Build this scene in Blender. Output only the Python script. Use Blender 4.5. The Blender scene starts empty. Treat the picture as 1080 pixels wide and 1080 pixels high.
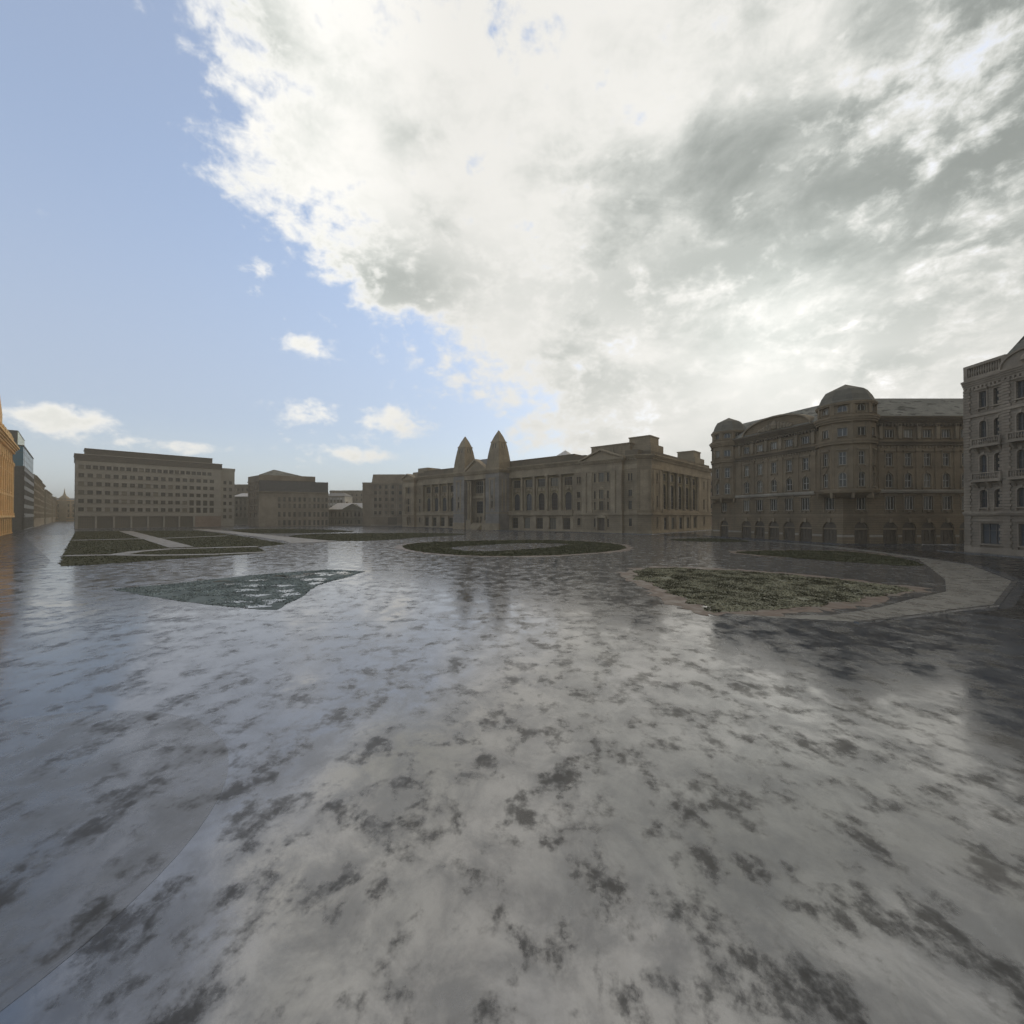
import bpy, bmesh, math, random
from mathutils import Vector, noise
random.seed(7)
S = bpy.context.scene
COL = S.collection
R = math.radians
SUN_AZ, SUN_EL = 32.0, 20.0

# ------------------------------------------------------------------ materials
class NT:
    """small helper for writing node trees"""
    def __init__(s, tree):
        s.t = tree
        tree.nodes.clear()
    def n(s, kind, **kw):
        nd = s.t.nodes.new('ShaderNode' + kind)
        for k, v in kw.items():
            setattr(nd, k, v)
        return nd
    def link(s, a, b):
        s.t.links.new(a, b)
    def put(s, sock, v):
        if isinstance(v, bpy.types.NodeSocket):
            s.t.links.new(v, sock)
        elif v is not None:
            if isinstance(v, (tuple, list)) and len(v) == 3 and sock.type == 'RGBA':
                v = (*v, 1)
            sock.default_value = v
    def m(s, op, a, b=None, c=None, clamp=False):
        nd = s.n('Math', operation=op, use_clamp=clamp)
        for i, v in enumerate((a, b, c)):
            s.put(nd.inputs[i], v)
        return nd.outputs[0]
    def vm(s, op, a, b=None):
        nd = s.n('VectorMath', operation=op)
        s.put(nd.inputs[0], a)
        if b is not None:
            s.put(nd.inputs[1], b)
        return nd.outputs['Value'] if op in ('DOT_PRODUCT', 'LENGTH') else nd.outputs[0]
    def rng(s, v, a, b, c=0.0, d=1.0, smooth=True):
        nd = s.n('MapRange', interpolation_type='SMOOTHSTEP' if smooth else 'LINEAR')
        s.put(nd.inputs['Value'], v)
        for k, x in zip(('From Min', 'From Max', 'To Min', 'To Max'), (a, b, c, d)):
            s.put(nd.inputs[k], x)
        return nd.outputs[0]
    def mix(s, f, a, b, blend='MIX'):
        nd = s.n('Mix', data_type='RGBA', blend_type=blend)
        s.put(nd.inputs['Factor'], f)
        s.put(nd.inputs[6], a)
        s.put(nd.inputs[7], b)
        return nd.outputs[2]
    def noise(s, vec, scale, detail=4, rough=.55, dist=0.0):
        nd = s.n('TexNoise')
        s.put(nd.inputs['Vector'], vec)
        nd.inputs['Scale'].default_value = scale
        nd.inputs['Detail'].default_value = detail
        nd.inputs['Roughness'].default_value = rough
        nd.inputs['Distortion'].default_value = dist
        return nd.outputs['Fac']
    def map(s, vec, scale=(1, 1, 1), loc=(0, 0, 0), rot=(0, 0, 0)):
        nd = s.n('Mapping')
        s.put(nd.inputs['Vector'], vec)
        nd.inputs['Scale'].default_value = scale
        nd.inputs['Location'].default_value = loc
        nd.inputs['Rotation'].default_value = rot
        return nd.outputs[0]
    def sep(s, v):
        nd = s.n('SeparateXYZ')
        s.put(nd.inputs[0], v)
        return nd.outputs
    def comb(s, x, y, z):
        nd = s.n('CombineXYZ')
        for i, v in enumerate((x, y, z)):
            s.put(nd.inputs[i], v)
        return nd.outputs[0]
    def bump(s, h, strength, dist=.05):
        nd = s.n('Bump')
        s.put(nd.inputs['Height'], h)
        s.put(nd.inputs['Strength'], strength)
        nd.inputs['Distance'].default_value = dist
        return nd.outputs[0]
    def principled(s, **kw):
        p = s.n('BsdfPrincipled')
        for k, v in kw.items():
            s.put(p.inputs[k.replace('_', ' ')], v)
        o = s.n('OutputMaterial')
        s.link(p.outputs[0], o.inputs['Surface'])
        return p

def mat(name):
    m = bpy.data.materials.new(name)
    m.use_nodes = True
    return m, NT(m.node_tree)

def pos(t):
    return t.n('NewGeometry').outputs['Position']

def stone(name, c, joint=0.0, joint_w=.07, var=.3, rough=.85, streak=.35, block=0.0):
    """weathered stone or render; joint = height of the courses in metres"""
    m, t = mat(name)
    p = pos(t)
    a = t.noise(p, .22, 6, .65)
    b = t.noise(p, 2.1, 5, .6)
    st = t.noise(t.map(p, (1.6, 1.6, .12)), 1.0, 5, .65)
    dark = tuple(x * (1 - var) for x in c)
    lite = tuple(min(1, x * (1 + var * .8)) for x in c)
    col = t.mix(t.rng(a, .3, .7), dark, lite)
    col = t.mix(t.m('MULTIPLY', t.rng(b, .35, .7), .45), col, tuple(x * .72 for x in c))
    col = t.mix(t.m('MULTIPLY', t.rng(st, .52, .75), streak), col, tuple(x * .4 for x in c))
    h = t.m('MULTIPLY', b, .5)
    if joint:
        xyz = t.sep(p)
        z = xyz[2]
        fz = t.m('FRACT', t.m('DIVIDE', z, joint))
        line = t.m('LESS_THAN', fz, joint_w / joint)
        row = t.m('FLOOR', t.m('DIVIDE', z, joint))
        tone = t.n('TexWhiteNoise', noise_dimensions='1D')
        t.put(tone.inputs['W'], row)
        col = t.mix(t.m('MULTIPLY', tone.outputs[0], .22), col, tuple(x * .6 for x in c))
        col = t.mix(t.m('MULTIPLY', line, .5), col, tuple(x * .35 for x in c))
        h = t.m('SUBTRACT', h, t.m('MULTIPLY', line, 1.2))
    t.principled(Base_Color=col, Roughness=rough, Specular_IOR_Level=.25, Normal=t.bump(h, .5, .05))
    return m

def plain(name, c, rough=.6, metal=0.0, var=.2, sc=1.5, spec=.5):
    m, t = mat(name)
    p = pos(t)
    b = t.noise(p, sc, 5, .6)
    col = t.mix(t.rng(b, .3, .7), tuple(x * (1 - var) for x in c), tuple(min(1, x * (1 + var)) for x in c))
    t.principled(Base_Color=col, Roughness=rough, Metallic=metal, Specular_IOR_Level=spec,
                 Normal=t.bump(b, .15, .03))
    return m

def glass(name, c, rough=.08, var=.5, blinds=False):
    """window glass in front of dark rooms: dark, reflecting, each pane a little different"""
    m, t = mat(name)
    oi = t.n('ObjectInfo')
    p = pos(t)
    rnd = oi.outputs['Random']
    b = t.noise(p, .7, 3, .5)
    col = t.mix(rnd, tuple(x * (1 - var) for x in c), tuple(x * (1 + var) for x in c))
    if blinds:                        # some rooms have pale blinds or curtains drawn
        w2 = t.n('TexWhiteNoise', noise_dimensions='1D')
        t.put(w2.inputs['W'], t.m('MULTIPLY', rnd, 91.7))
        col = t.mix(t.rng(w2.outputs[0], .78, .84, 0, .8), col, (.20, .175, .125))
    t.principled(Base_Color=col, Roughness=rough, Specular_IOR_Level=.5, Normal=t.bump(b, .04, .05))
    return m

def slate(name, c, course=.32):
    m, t = mat(name)
    p = pos(t)
    xyz = t.sep(p)
    fz = t.m('FRACT', t.m('DIVIDE', xyz[2], course))
    line = t.m('LESS_THAN', fz, .22)
    a = t.noise(p, .35, 6, .65)
    b = t.noise(t.map(p, (1, 1, 3)), 1.7, 4, .6)
    missing = t.noise(t.map(p, (.35, .35, 1.4)), 1.3, 4, .55)
    col = t.mix(t.rng(a, .3, .7), tuple(x * .75 for x in c), tuple(x * 1.2 for x in c))
    col = t.mix(t.m('MULTIPLY', t.rng(b, .45, .62), .35), col, tuple(x * .6 for x in c))
    col = t.mix(t.rng(missing, .57, .62), col, tuple(x * .3 for x in c))
    col = t.mix(t.m('MULTIPLY', line, .25), col, tuple(x * .4 for x in c))
    t.principled(Base_Color=col, Roughness=.8, Specular_IOR_Level=.15, Normal=t.bump(t.m('SUBTRACT', b, line), .35, .03))
    return m

def wet_ground(name, light, mid, dark, thr=.57, rmin=.10, rmax=.34, spec=.8, joints=0.0, ior=1.8):
    """rain-wet paving: a thin water film over stone with dull, dirty blotches"""
    m, t = mat(name)
    p = pos(t)
    q = t.map(p, (1, .82, 1), rot=(0, 0, R(6)))
    big = t.noise(q, .10, 4, .6)
    n1 = t.noise(q, 1.05, 10, .66, .1)
    n2 = t.noise(q, 2.9, 8, .68, .1)
    fine = t.noise(p, 9.0, 6, .7)
    grain = t.noise(p, 38.0, 3, .6)
    bl = t.m('ADD', t.m('ADD', t.m('MULTIPLY', n1, .62), t.m('MULTIPLY', n2, .24)), t.m('MULTIPLY', big, .14))
    blot = t.rng(bl, thr - .075, thr + .065)
    pale = t.rng(t.m('ADD', t.m('MULTIPLY', big, .4), t.m('MULTIPLY', n2, .6)), .38, .62)
    col = t.mix(pale, mid, light)
    col = t.mix(t.rng(fine, .3, .75, 0, .35), col, tuple(x * .6 for x in mid))
    col = t.mix(t.m('MULTIPLY', blot, .88), col, dark)
    col = t.mix(t.rng(grain, .3, .8, 0, .3), col, tuple(x * .5 for x in mid))
    film = t.rng(t.noise(t.map(q, loc=(5, 3, 0)), .8, 10, .68, .3), .36, .64, smooth=False)           # depth of the film of water
    rough = t.m('ADD', t.rng(film, 0, 1, rmax, rmin), t.m('MULTIPLY', blot, .16))
    sp = t.m('MULTIPLY', t.m('MULTIPLY', t.rng(blot, 0, 1, 1.0, .2), t.rng(film, 0, 1, .6, 1.1)), spec)
    h = t.m('ADD', t.m('MULTIPLY', fine, .6), t.m('MULTIPLY', n2, 1.2))
    if joints:
        xyz = t.sep(t.map(p, rot=(0, 0, R(42))))
        jx = t.m('LESS_THAN', t.m('FRACT', t.m('DIVIDE', xyz[0], joints)), .02)
        jy = t.m('LESS_THAN', t.m('FRACT', t.m('DIVIDE', xyz[1], joints * .5)), .04)
        j = t.m('MAXIMUM', jx, jy)
        col = t.mix(t.m('MULTIPLY', j, .3), col, tuple(x * .3 for x in mid))
        h = t.m('SUBTRACT', h, t.m('MULTIPLY', j, .12))
    t.principled(Base_Color=col, Roughness=rough, IOR=ior, Specular_IOR_Level=sp, Normal=t.bump(h, .035, .03))
    return m

M = {}
M['exchange'] = stone('weathered sandstone', (0.285, 0.218, 0.135), joint=.62, joint_w=.06, streak=.55)
M['exchange_trim'] = stone('sandstone trim', (0.325, 0.25, 0.158), streak=.4)
M['exchange_dark'] = stone('shade darkened sandstone', (.17, .13, .082), streak=.4)  # darker copy of the sandstone; shade along the parapets is in its colour
M['hotel_dark'] = stone('shade darkened cornice stone', (.12, .09, .056), streak=.3)  # eaves shading of the cornice painted in as a darker stone
M['exchange_bay'] = stone('olive recess shaded stone', (.225, .178, .088), streak=.5)  # olive stone, with the shade of the recessed bays painted into it
M['exchange_grey'] = stone('greyer ashlar', (0.27, 0.235, 0.19), joint=.62, joint_w=.06, streak=.35)
M['ledge'] = stone('pale ledge stone', (.33, .28, .21), streak=.2)
M['hotel'] = stone('brown render', (0.225, 0.165, 0.098), streak=.45)
M['hotel_low'] = stone('brown rusticated stone', (0.205, 0.148, 0.085), joint=.46, joint_w=.08, streak=.35)
M['hotel_trim'] = stone('hotel stone trim', (0.25, 0.192, 0.122), streak=.3)
M['office'] = stone('grey concrete facing', (0.32, 0.287, 0.235), joint=1.8, joint_w=.06, var=.14, streak=.2)
M['office_dark'] = plain('dark bronze cladding', (.075, .062, .045), .6)
M['office_brick'] = stone('reddish stone cladding', (0.25, 0.185, 0.14), joint=.6, streak=.2)
M['mansion'] = stone('pale banded stone', (0.25, 0.202, 0.145), joint=.42, joint_w=.08, streak=.25)
M['mansion_trim'] = stone('pale stone trim', (0.275, 0.223, 0.162), streak=.25)
M['ochre'] = stone('ochre limestone', (.74, .46, .19), joint=.7, joint_w=.05, streak=.2, var=.18)
M['ochre_trim'] = stone('ochre limestone trim', (.76, .50, .23), streak=.15, var=.15)
M['taupe'] = stone('taupe render', (0.235, 0.182, 0.122), streak=.3)
M['taupe_trim'] = stone('taupe trim', (0.28, 0.23, 0.165), streak=.3)
M['grey_house'] = stone('grey green render', (0.19, 0.17, 0.12), streak=.3)
M['tan'] = stone('sun warmed tan render', (.34, .26, .16), streak=.3)  # warm sunlight on the far hall is put into this colour
M['pink'] = stone('faded pink render', (.33, .22, .16), streak=.3)
M['white_wall'] = stone('white render', (.5, .46, .40), streak=.3)
M['roof_dark'] = plain('dark tin roof', (.085, .075, .06), .55)
M['roof_grey'] = slate('grey slate roof', (.185, .172, .135))
M['roof_dome'] = plain('weathered zinc dome', (.13, .115, .085), .8, var=.14, sc=.8, spec=.12)
M['roof_pale'] = plain('pale sheet roof', (.42, .38, .33), .5)
M['panel'] = plain('dark slate cladding', (.085, .078, .068), .5)
M['glass'] = glass('window glass', (.04, .036, .027), .12, blinds=True)
M['glass_tan'] = glass('tan shaded shop glass', (.15, .13, .095), .15, .2)
M['glass_grey'] = glass('grey window glass', (.05, .056, .058))
M['glass_blue'] = glass('blue curtain glass', (.03, .12, .17), .12, .2)
M['glass_green'] = glass('pale green curtain glass', (.50, .56, .34), .2, .1)
M['frame'] = plain('window frame paint', (.40, .36, .29), .5)
M['frame_dark'] = plain('dark window frame paint', (.07, .06, .05), .5)
M['wood'] = plain('dark wooden door', (.085, .062, .036), .6)
M['steel'] = plain('dark steel', (.05, .05, .05), .4, .6)
M['concrete'] = stone('concrete kerb', (.30, .28, .25), streak=.1)

# ------------------------------------------------------------------ mesh building
class Frame:
    """vertical plane of a facade: u to the right seen from outside, v up, w out"""
    def __init__(s, O, d, w=0.0):
        L = math.hypot(*d)
        s.d = (d[0] / L, d[1] / L)
        s.n = (s.d[1], -s.d[0])
        s.O = (O[0] + s.n[0] * w, O[1] + s.n[1] * w)
    def P(s, u, v, w=0.0):
        return (s.O[0] + s.d[0] * u + s.n[0] * w, s.O[1] + s.d[1] * u + s.n[1] * w, v)
    def off(s, w):
        return Frame((s.O[0] + s.n[0] * w, s.O[1] + s.n[1] * w), s.d)
    @property
    def rz(s):
        return math.atan2(s.d[1], s.d[0])

class MB:
    def __init__(s):
        s.v, s.f, s.mi = [], [], []
    def face(s, pts, mi=0):
        i = len(s.v)
        s.v += [tuple(p) for p in pts]
        s.f.append(tuple(range(i, i + len(pts))))
        s.mi.append(mi)
    def hexa(s, b, t, mi=0, cap=True, bottom=True):
        """prism between polygon b (lower, anticlockwise from above) and polygon t"""
        n = len(b)
        for i in range(n):
            j = (i + 1) % n
            s.face([b[i], b[j], t[j], t[i]], mi)
        if cap:
            s.face(list(t), mi)
        if bottom:
            s.face(list(reversed(b)), mi)
    def box(s, fr, u0, u1, v0, v1, w0, w1, mi=0):
        b = [fr.P(u0, v0, w1), fr.P(u1, v0, w1), fr.P(u1, v0, w0), fr.P(u0, v0, w0)]
        t = [fr.P(u0, v1, w1), fr.P(u1, v1, w1), fr.P(u1, v1, w0), fr.P(u0, v1, w0)]
        s.hexa(b, t, mi)
    def taper(s, fr, u0, u1, v0, v1, w0, w1, iu, iw, mi=0):
        b = [fr.P(u0, v0, w1), fr.P(u1, v0, w1), fr.P(u1, v0, w0), fr.P(u0, v0, w0)]
        t = [fr.P(u0 + iu, v1, w1 - iw), fr.P(u1 - iu, v1, w1 - iw), fr.P(u1 - iu, v1, w0 + iw), fr.P(u0 + iu, v1, w0 + iw)]
        s.hexa(b, t, mi)
    def prism(s, poly, z0, z1, mi=0, bottom=True):
        s.hexa([(x, y, z0) for x, y in poly], [(x, y, z1) for x, y in poly], mi, True, bottom)
    def extr(s, fr, pts, w0, w1, mi=0):
        """outline pts (u,v) anticlockwise seen from outside, extruded from w0 to w1"""
        n = len(pts)
        s.face([fr.P(u, v, w1) for u, v in pts], mi)
        s.face([fr.P(u, v, w0) for u, v in reversed(pts)], mi)
        for i in range(n):
            (a, b), (c, d) = pts[i], pts[(i + 1) % n]
            s.face([fr.P(a, b, w1), fr.P(a, b, w0), fr.P(c, d, w0), fr.P(c, d, w1)], mi)
    def lathe(s, cx, cy, prof, n=12, mi=0, a0=0.0, a1=2 * math.pi, cap=True):
        full = abs(a1 - a0 - 2 * math.pi) < 1e-6
        k = n if full else n + 1
        rings = []
        for r, z in prof:
            rings.append([(cx + r * math.cos(a0 + (a1 - a0) * i / n), cy + r * math.sin(a0 + (a1 - a0) * i / n), z) for i in range(k)])
        for a, b in zip(rings, rings[1:]):
            for i in range(n):
                j = (i + 1) % k
                s.face([a[i], a[j], b[j], b[i]], mi)
        if cap and prof[-1][0] > .01:
            s.face(rings[-1], mi)
    def wall(s, fr, u0, u1, v0, v1, ops=(), depth=.35, mi=0, reveal=None):
        """wall sheet with real openings; ops = (u0,u1,v0,v1,arched)"""
        reveal = mi if reveal is None else reveal
        us = sorted({u0, u1, *[x for o in ops for x in o[:2]]})
        vs = sorted({v0, v1, *[x for o in ops for x in o[2:4]]})
        us = [x for x in us if u0 - 1e-6 <= x <= u1 + 1e-6]
        vs = [x for x in vs if v0 - 1e-6 <= x <= v1 + 1e-6]
        for a, b in zip(us, us[1:]):
            if b - a < 1e-5:
                continue
            run = None
            for c, d in zip(vs, vs[1:]):
                hole = any(o[0] - 1e-6 < (a + b) / 2 < o[1] + 1e-6 and o[2] - 1e-6 < (c + d) / 2 < o[3] + 1e-6 for o in ops)
                if hole:
                    if run is not None:
                        s.face([fr.P(a, run), fr.P(b, run), fr.P(b, c), fr.P(a, c)], mi)
                        run = None
                elif run is None:
                    run = c
            if run is not None:
                s.face([fr.P(a, run), fr.P(b, run), fr.P(b, v1), fr.P(a, v1)], mi)
        for o in ops:
            a, b, c, d = o[:4]
            arch = o[4] if len(o) > 4 else 0
            D = -depth
            if arch:
                r = (b - a) / 2
                rise = r * arch
                K = 10
                arc = [((a + b) / 2 - r * math.cos(math.pi * i / K), d - rise + rise * math.sin(math.pi * i / K)) for i in range(K + 1)]
                sp = d - rise
                for i in range(K):
                    p, q = arc[i], arc[i + 1]
                    s.face([fr.P(*p), fr.P(*q), fr.P(q[0], d), fr.P(p[0], d)], mi)
                    s.face([fr.P(*p), fr.P(p[0], p[1], D), fr.P(q[0], q[1], D), fr.P(*q)], reveal)
            else:
                sp = d
                s.face([fr.P(a, d), fr.P(a, d, D), fr.P(b, d, D), fr.P(b, d)], reveal)
            s.face([fr.P(a, c), fr.P(a, c, D), fr.P(a, sp, D), fr.P(a, sp)], reveal)
            s.face([fr.P(b, c), fr.P(b, sp), fr.P(b, sp, D), fr.P(b, c, D)], reveal)
            s.face([fr.P(a, c), fr.P(b, c), fr.P(b, c, D), fr.P(a, c, D)], reveal)
    def mesh(s, name, mats, base=(0, 0, 0)):
        me = bpy.data.meshes.new(name)
        me.from_pydata([(x - base[0], y - base[1], z - base[2]) for x, y, z in s.v], [], s.f)
        for m in mats:
            me.materials.append(m)
        if len(mats) > 1:
            me.polygons.foreach_set('material_index', s.mi)
        me.update()
        return me

def obj(name, me, parent=None):
    o = bpy.data.objects.new(name, me)
    COL.objects.link(o)
    o.parent = parent
    return o

def tag(o, label=None, cat=None, group=None, kind=None):
    for k, v in (('label', label), ('category', cat), ('group', group), ('kind', kind)):
        if v:
            o[k] = v
    return o

class Thing:
    def __init__(s, name, base, label, cat, group=None):
        s.base = (base[0], base[1], 0.0)
        s.e = bpy.data.objects.new(name, None)
        COL.objects.link(s.e)
        s.e.empty_display_size = .5
        s.e.location = s.base
        tag(s.e, label, cat, group)
    def part(s, name, mb, *mats, parent=None, label=None):
        if not mb.f:
            return None
        o = obj(name, mb.mesh(name, [M[m] for m in mats], s.base), parent or s.e)
        if label:
            o['label'] = label
        return o
    def place(s, name, me, loc, rz, parent=None):
        o = obj(name, me, s.e)
        o.location = (loc[0] - s.base[0], loc[1] - s.base[1], loc[2])
        o.rotation_euler = (0, 0, rz)
        return o

L0 = Frame((0, 0), (1, 0))
_cache = {}
def arc_pts(w, h, rise, K=10):
    r = w / 2
    return [(-r * math.cos(math.pi * i / K), h - rise + rise * math.sin(math.pi * i / K)) for i in range(K + 1)]

def window_meshes(w, h, arch=0.0, style='cross', surround=.22, hood='', sill=.16, frame='frame', trim='hotel_trim', pane='glass', depth=.3, cols=2, rows=2):
    key = (round(w, 2), round(h, 2), arch, style, surround, hood, sill, frame, trim, pane, depth, cols, rows)
    if key in _cache:
        return _cache[key]
    mb, g = MB(), MB()
    rise = w / 2 * arch
    sp = h - rise
    y = -depth                      # glass plane (w is negative inwards)
    bt = .09                        # frame bar
    top = arc_pts(w, h, rise) if arch else [(-w / 2, h), (w / 2, h)]
    # pane: a thin slab
    out = [(-w / 2, 0), (w / 2, 0)] + list(reversed(top))
    g.extr(L0, out, y - .03, y)
    # frame border
    fo, fi = y + .002, y + .09
    mb.box(L0, -w / 2, w / 2, 0, bt, fo, fi, 1)
    mb.box(L0, -w / 2, -w / 2 + bt, bt, sp, fo, fi, 1)
    mb.box(L0, w / 2 - bt, w / 2, bt, sp, fo, fi, 1)
    if arch:
        inn = arc_pts(w - 2 * bt, h - bt, rise - bt if rise > bt else rise)
        for i in range(len(top) - 1):
            a, b, c, d = top[i], top[i + 1], inn[i + 1], inn[i]
            mb.extr(L0, [d, c, b, a], fo, fi, 1)
    else:
        mb.box(L0, -w / 2 + bt, w / 2 - bt, h - bt, h, fo, fi, 1)
    for k in range(1, cols):
        x = -w / 2 + w * k / cols
        mb.box(L0, x - .05, x + .05, bt, (h - bt if not arch else h - bt * 1.2), fo, fi - .012, 1)
    for k in range(1, rows):
        z = sp * (k / rows if rows > 2 else .66)
        mb.box(L0, -w / 2 + bt, w / 2 - bt, z - .05, z + .05, fo, fi - .022, 1)
    if surround:
        s_ = surround
        mb.box(L0, -w / 2 - s_, -w / 2, 0, sp, -.02, .08, 0)
        mb.box(L0, w / 2, w / 2 + s_, 0, sp, -.02, .08, 0)
        if arch:
            oo = arc_pts(w + 2 * s_, h + s_, rise + s_)
            for i in range(len(top) - 1):
                mb.extr(L0, [top[i], top[i + 1], oo[i + 1], oo[i]], -.02, .08, 0)
            mb.extr(L0, [(-.16, h - .03), (.16, h - .03), (.24, h + s_ + .22), (-.24, h + s_ + .22)], -.02, .16, 0)
        else:
            mb.box(L0, -w / 2 - s_, w / 2 + s_, h, h + s_, -.02, .08, 0)
    t = h + (surround if not arch else surround + .1)
    W = w / 2 + surround + .18
    if hood == 'flat':
        mb.box(L0, -W, W, t + .12, t + .34, -.02, .34, 0)
        mb.box(L0, -W + .12, W - .12, t + .002, t + .118, -.02, .18, 0)
    elif hood == 'pediment':
        mb.box(L0, -W, W, t + .12, t + .28, -.02, .32, 0)
        mb.extr(L0, [(-W, t + .282), (W, t + .282), (0, t + .95)], -.02, .3, 0)
    elif hood == 'round':
        mb.box(L0, -W, W, t + .12, t + .28, -.02, .32, 0)
        a = [(-W * math.cos(math.pi * i / 8), t + .282 + .6 * math.sin(math.pi * i / 8)) for i in range(9)]
        mb.extr(L0, list(reversed(a)), -.02, .28, 0)
    if sill:
        mb.box(L0, -w / 2 - surround - .1, w / 2 + surround + .1, -sill, -.002, -.02, .26, 0)
        if surround:
            for x in (-w / 2 - surround * .5, w / 2 + surround * .5):
                mb.box(L0, x - .1, x + .1, -sill - .3, -sill - .002, -.02, .16, 0)
    r = (mb.mesh('window', [M[trim], M[frame]]), g.mesh('pane', [M[pane]]))
    _cache[key] = r
    return r

def add_window(b, fr, u, v, w, h, name='window', **kw):
    me, pn = window_meshes(w, h, **kw)
    o = b.place(name, me, fr.P(u, v), fr.rz)
    p = obj('pane', pn, o)
    return o

def op(u, v, w, h, arch=0.0):
    return (u - w / 2, u + w / 2, v, v + h, arch)

def cornice(mb, fr, u0, u1, z, h, out, steps=3, mi=0, back=.05, ends=0.0):
    for k in range(steps):
        a = z + h * k / steps
        o = out * (k + 1) / steps
        mb.box(fr, u0 - o * ends, u1 + o * ends, a + (.002 if k else 0), a + h / steps, -back, o, mi)

def dentils(mb, fr, u0, u1, z, h, out, step, mi=0):
    n = int((u1 - u0) / step)
    for k in range(n):
        u = u0 + (k + .5) * (u1 - u0) / n
        mb.box(fr, u - step * .25, u + step * .25, z, z + h, -.02, out, mi)

def column_mesh(h, r, square=False, trim='exchange_trim'):
    key = ('col', round(h, 2), r, trim)
    if key in _cache:
        return _cache[key]
    mb = MB()
    mb.box(L0, -r * 1.35, r * 1.35, 0, .35, -r * 1.35, r * 1.35)
    mb.lathe(0, 0, [(r * 1.25, .352), (r * 1.25, .5), (r * 1.05, .62), (r, .8), (r * .97, h * .4), (r * .84, h - 1.0), (r * .95, h - .9), (r * .88, h - .8), (r * 1.2, h - .32)], 14)
    mb.box(L0, -r * 1.3, r * 1.3, h - .318, h, -r * 1.3, r * 1.3)
    _cache[key] = mb.mesh('column', [M[trim]])
    return _cache[key]

# ------------------------------------------------------------------ buildings
def body(mb, fr, u0, u1, v0, v1, depth, mi=0, top=True, w=0.0):
    """side walls, back wall and top of a block whose front is the frame"""
    P = fr.P
    mb.face([P(u0, v0, -depth), P(u0, v0, w), P(u0, v1, w), P(u0, v1, -depth)], mi)
    mb.face([P(u1, v0, w), P(u1, v0, -depth), P(u1, v1, -depth), P(u1, v1, w)], mi)
    mb.face([P(u1, v0, -depth), P(u0, v0, -depth), P(u0, v1, -depth), P(u1, v1, -depth)], mi)
    if top:
        mb.face([P(u0, v1, w), P(u1, v1, w), P(u1, v1, -depth), P(u0, v1, -depth)], mi)

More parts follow.
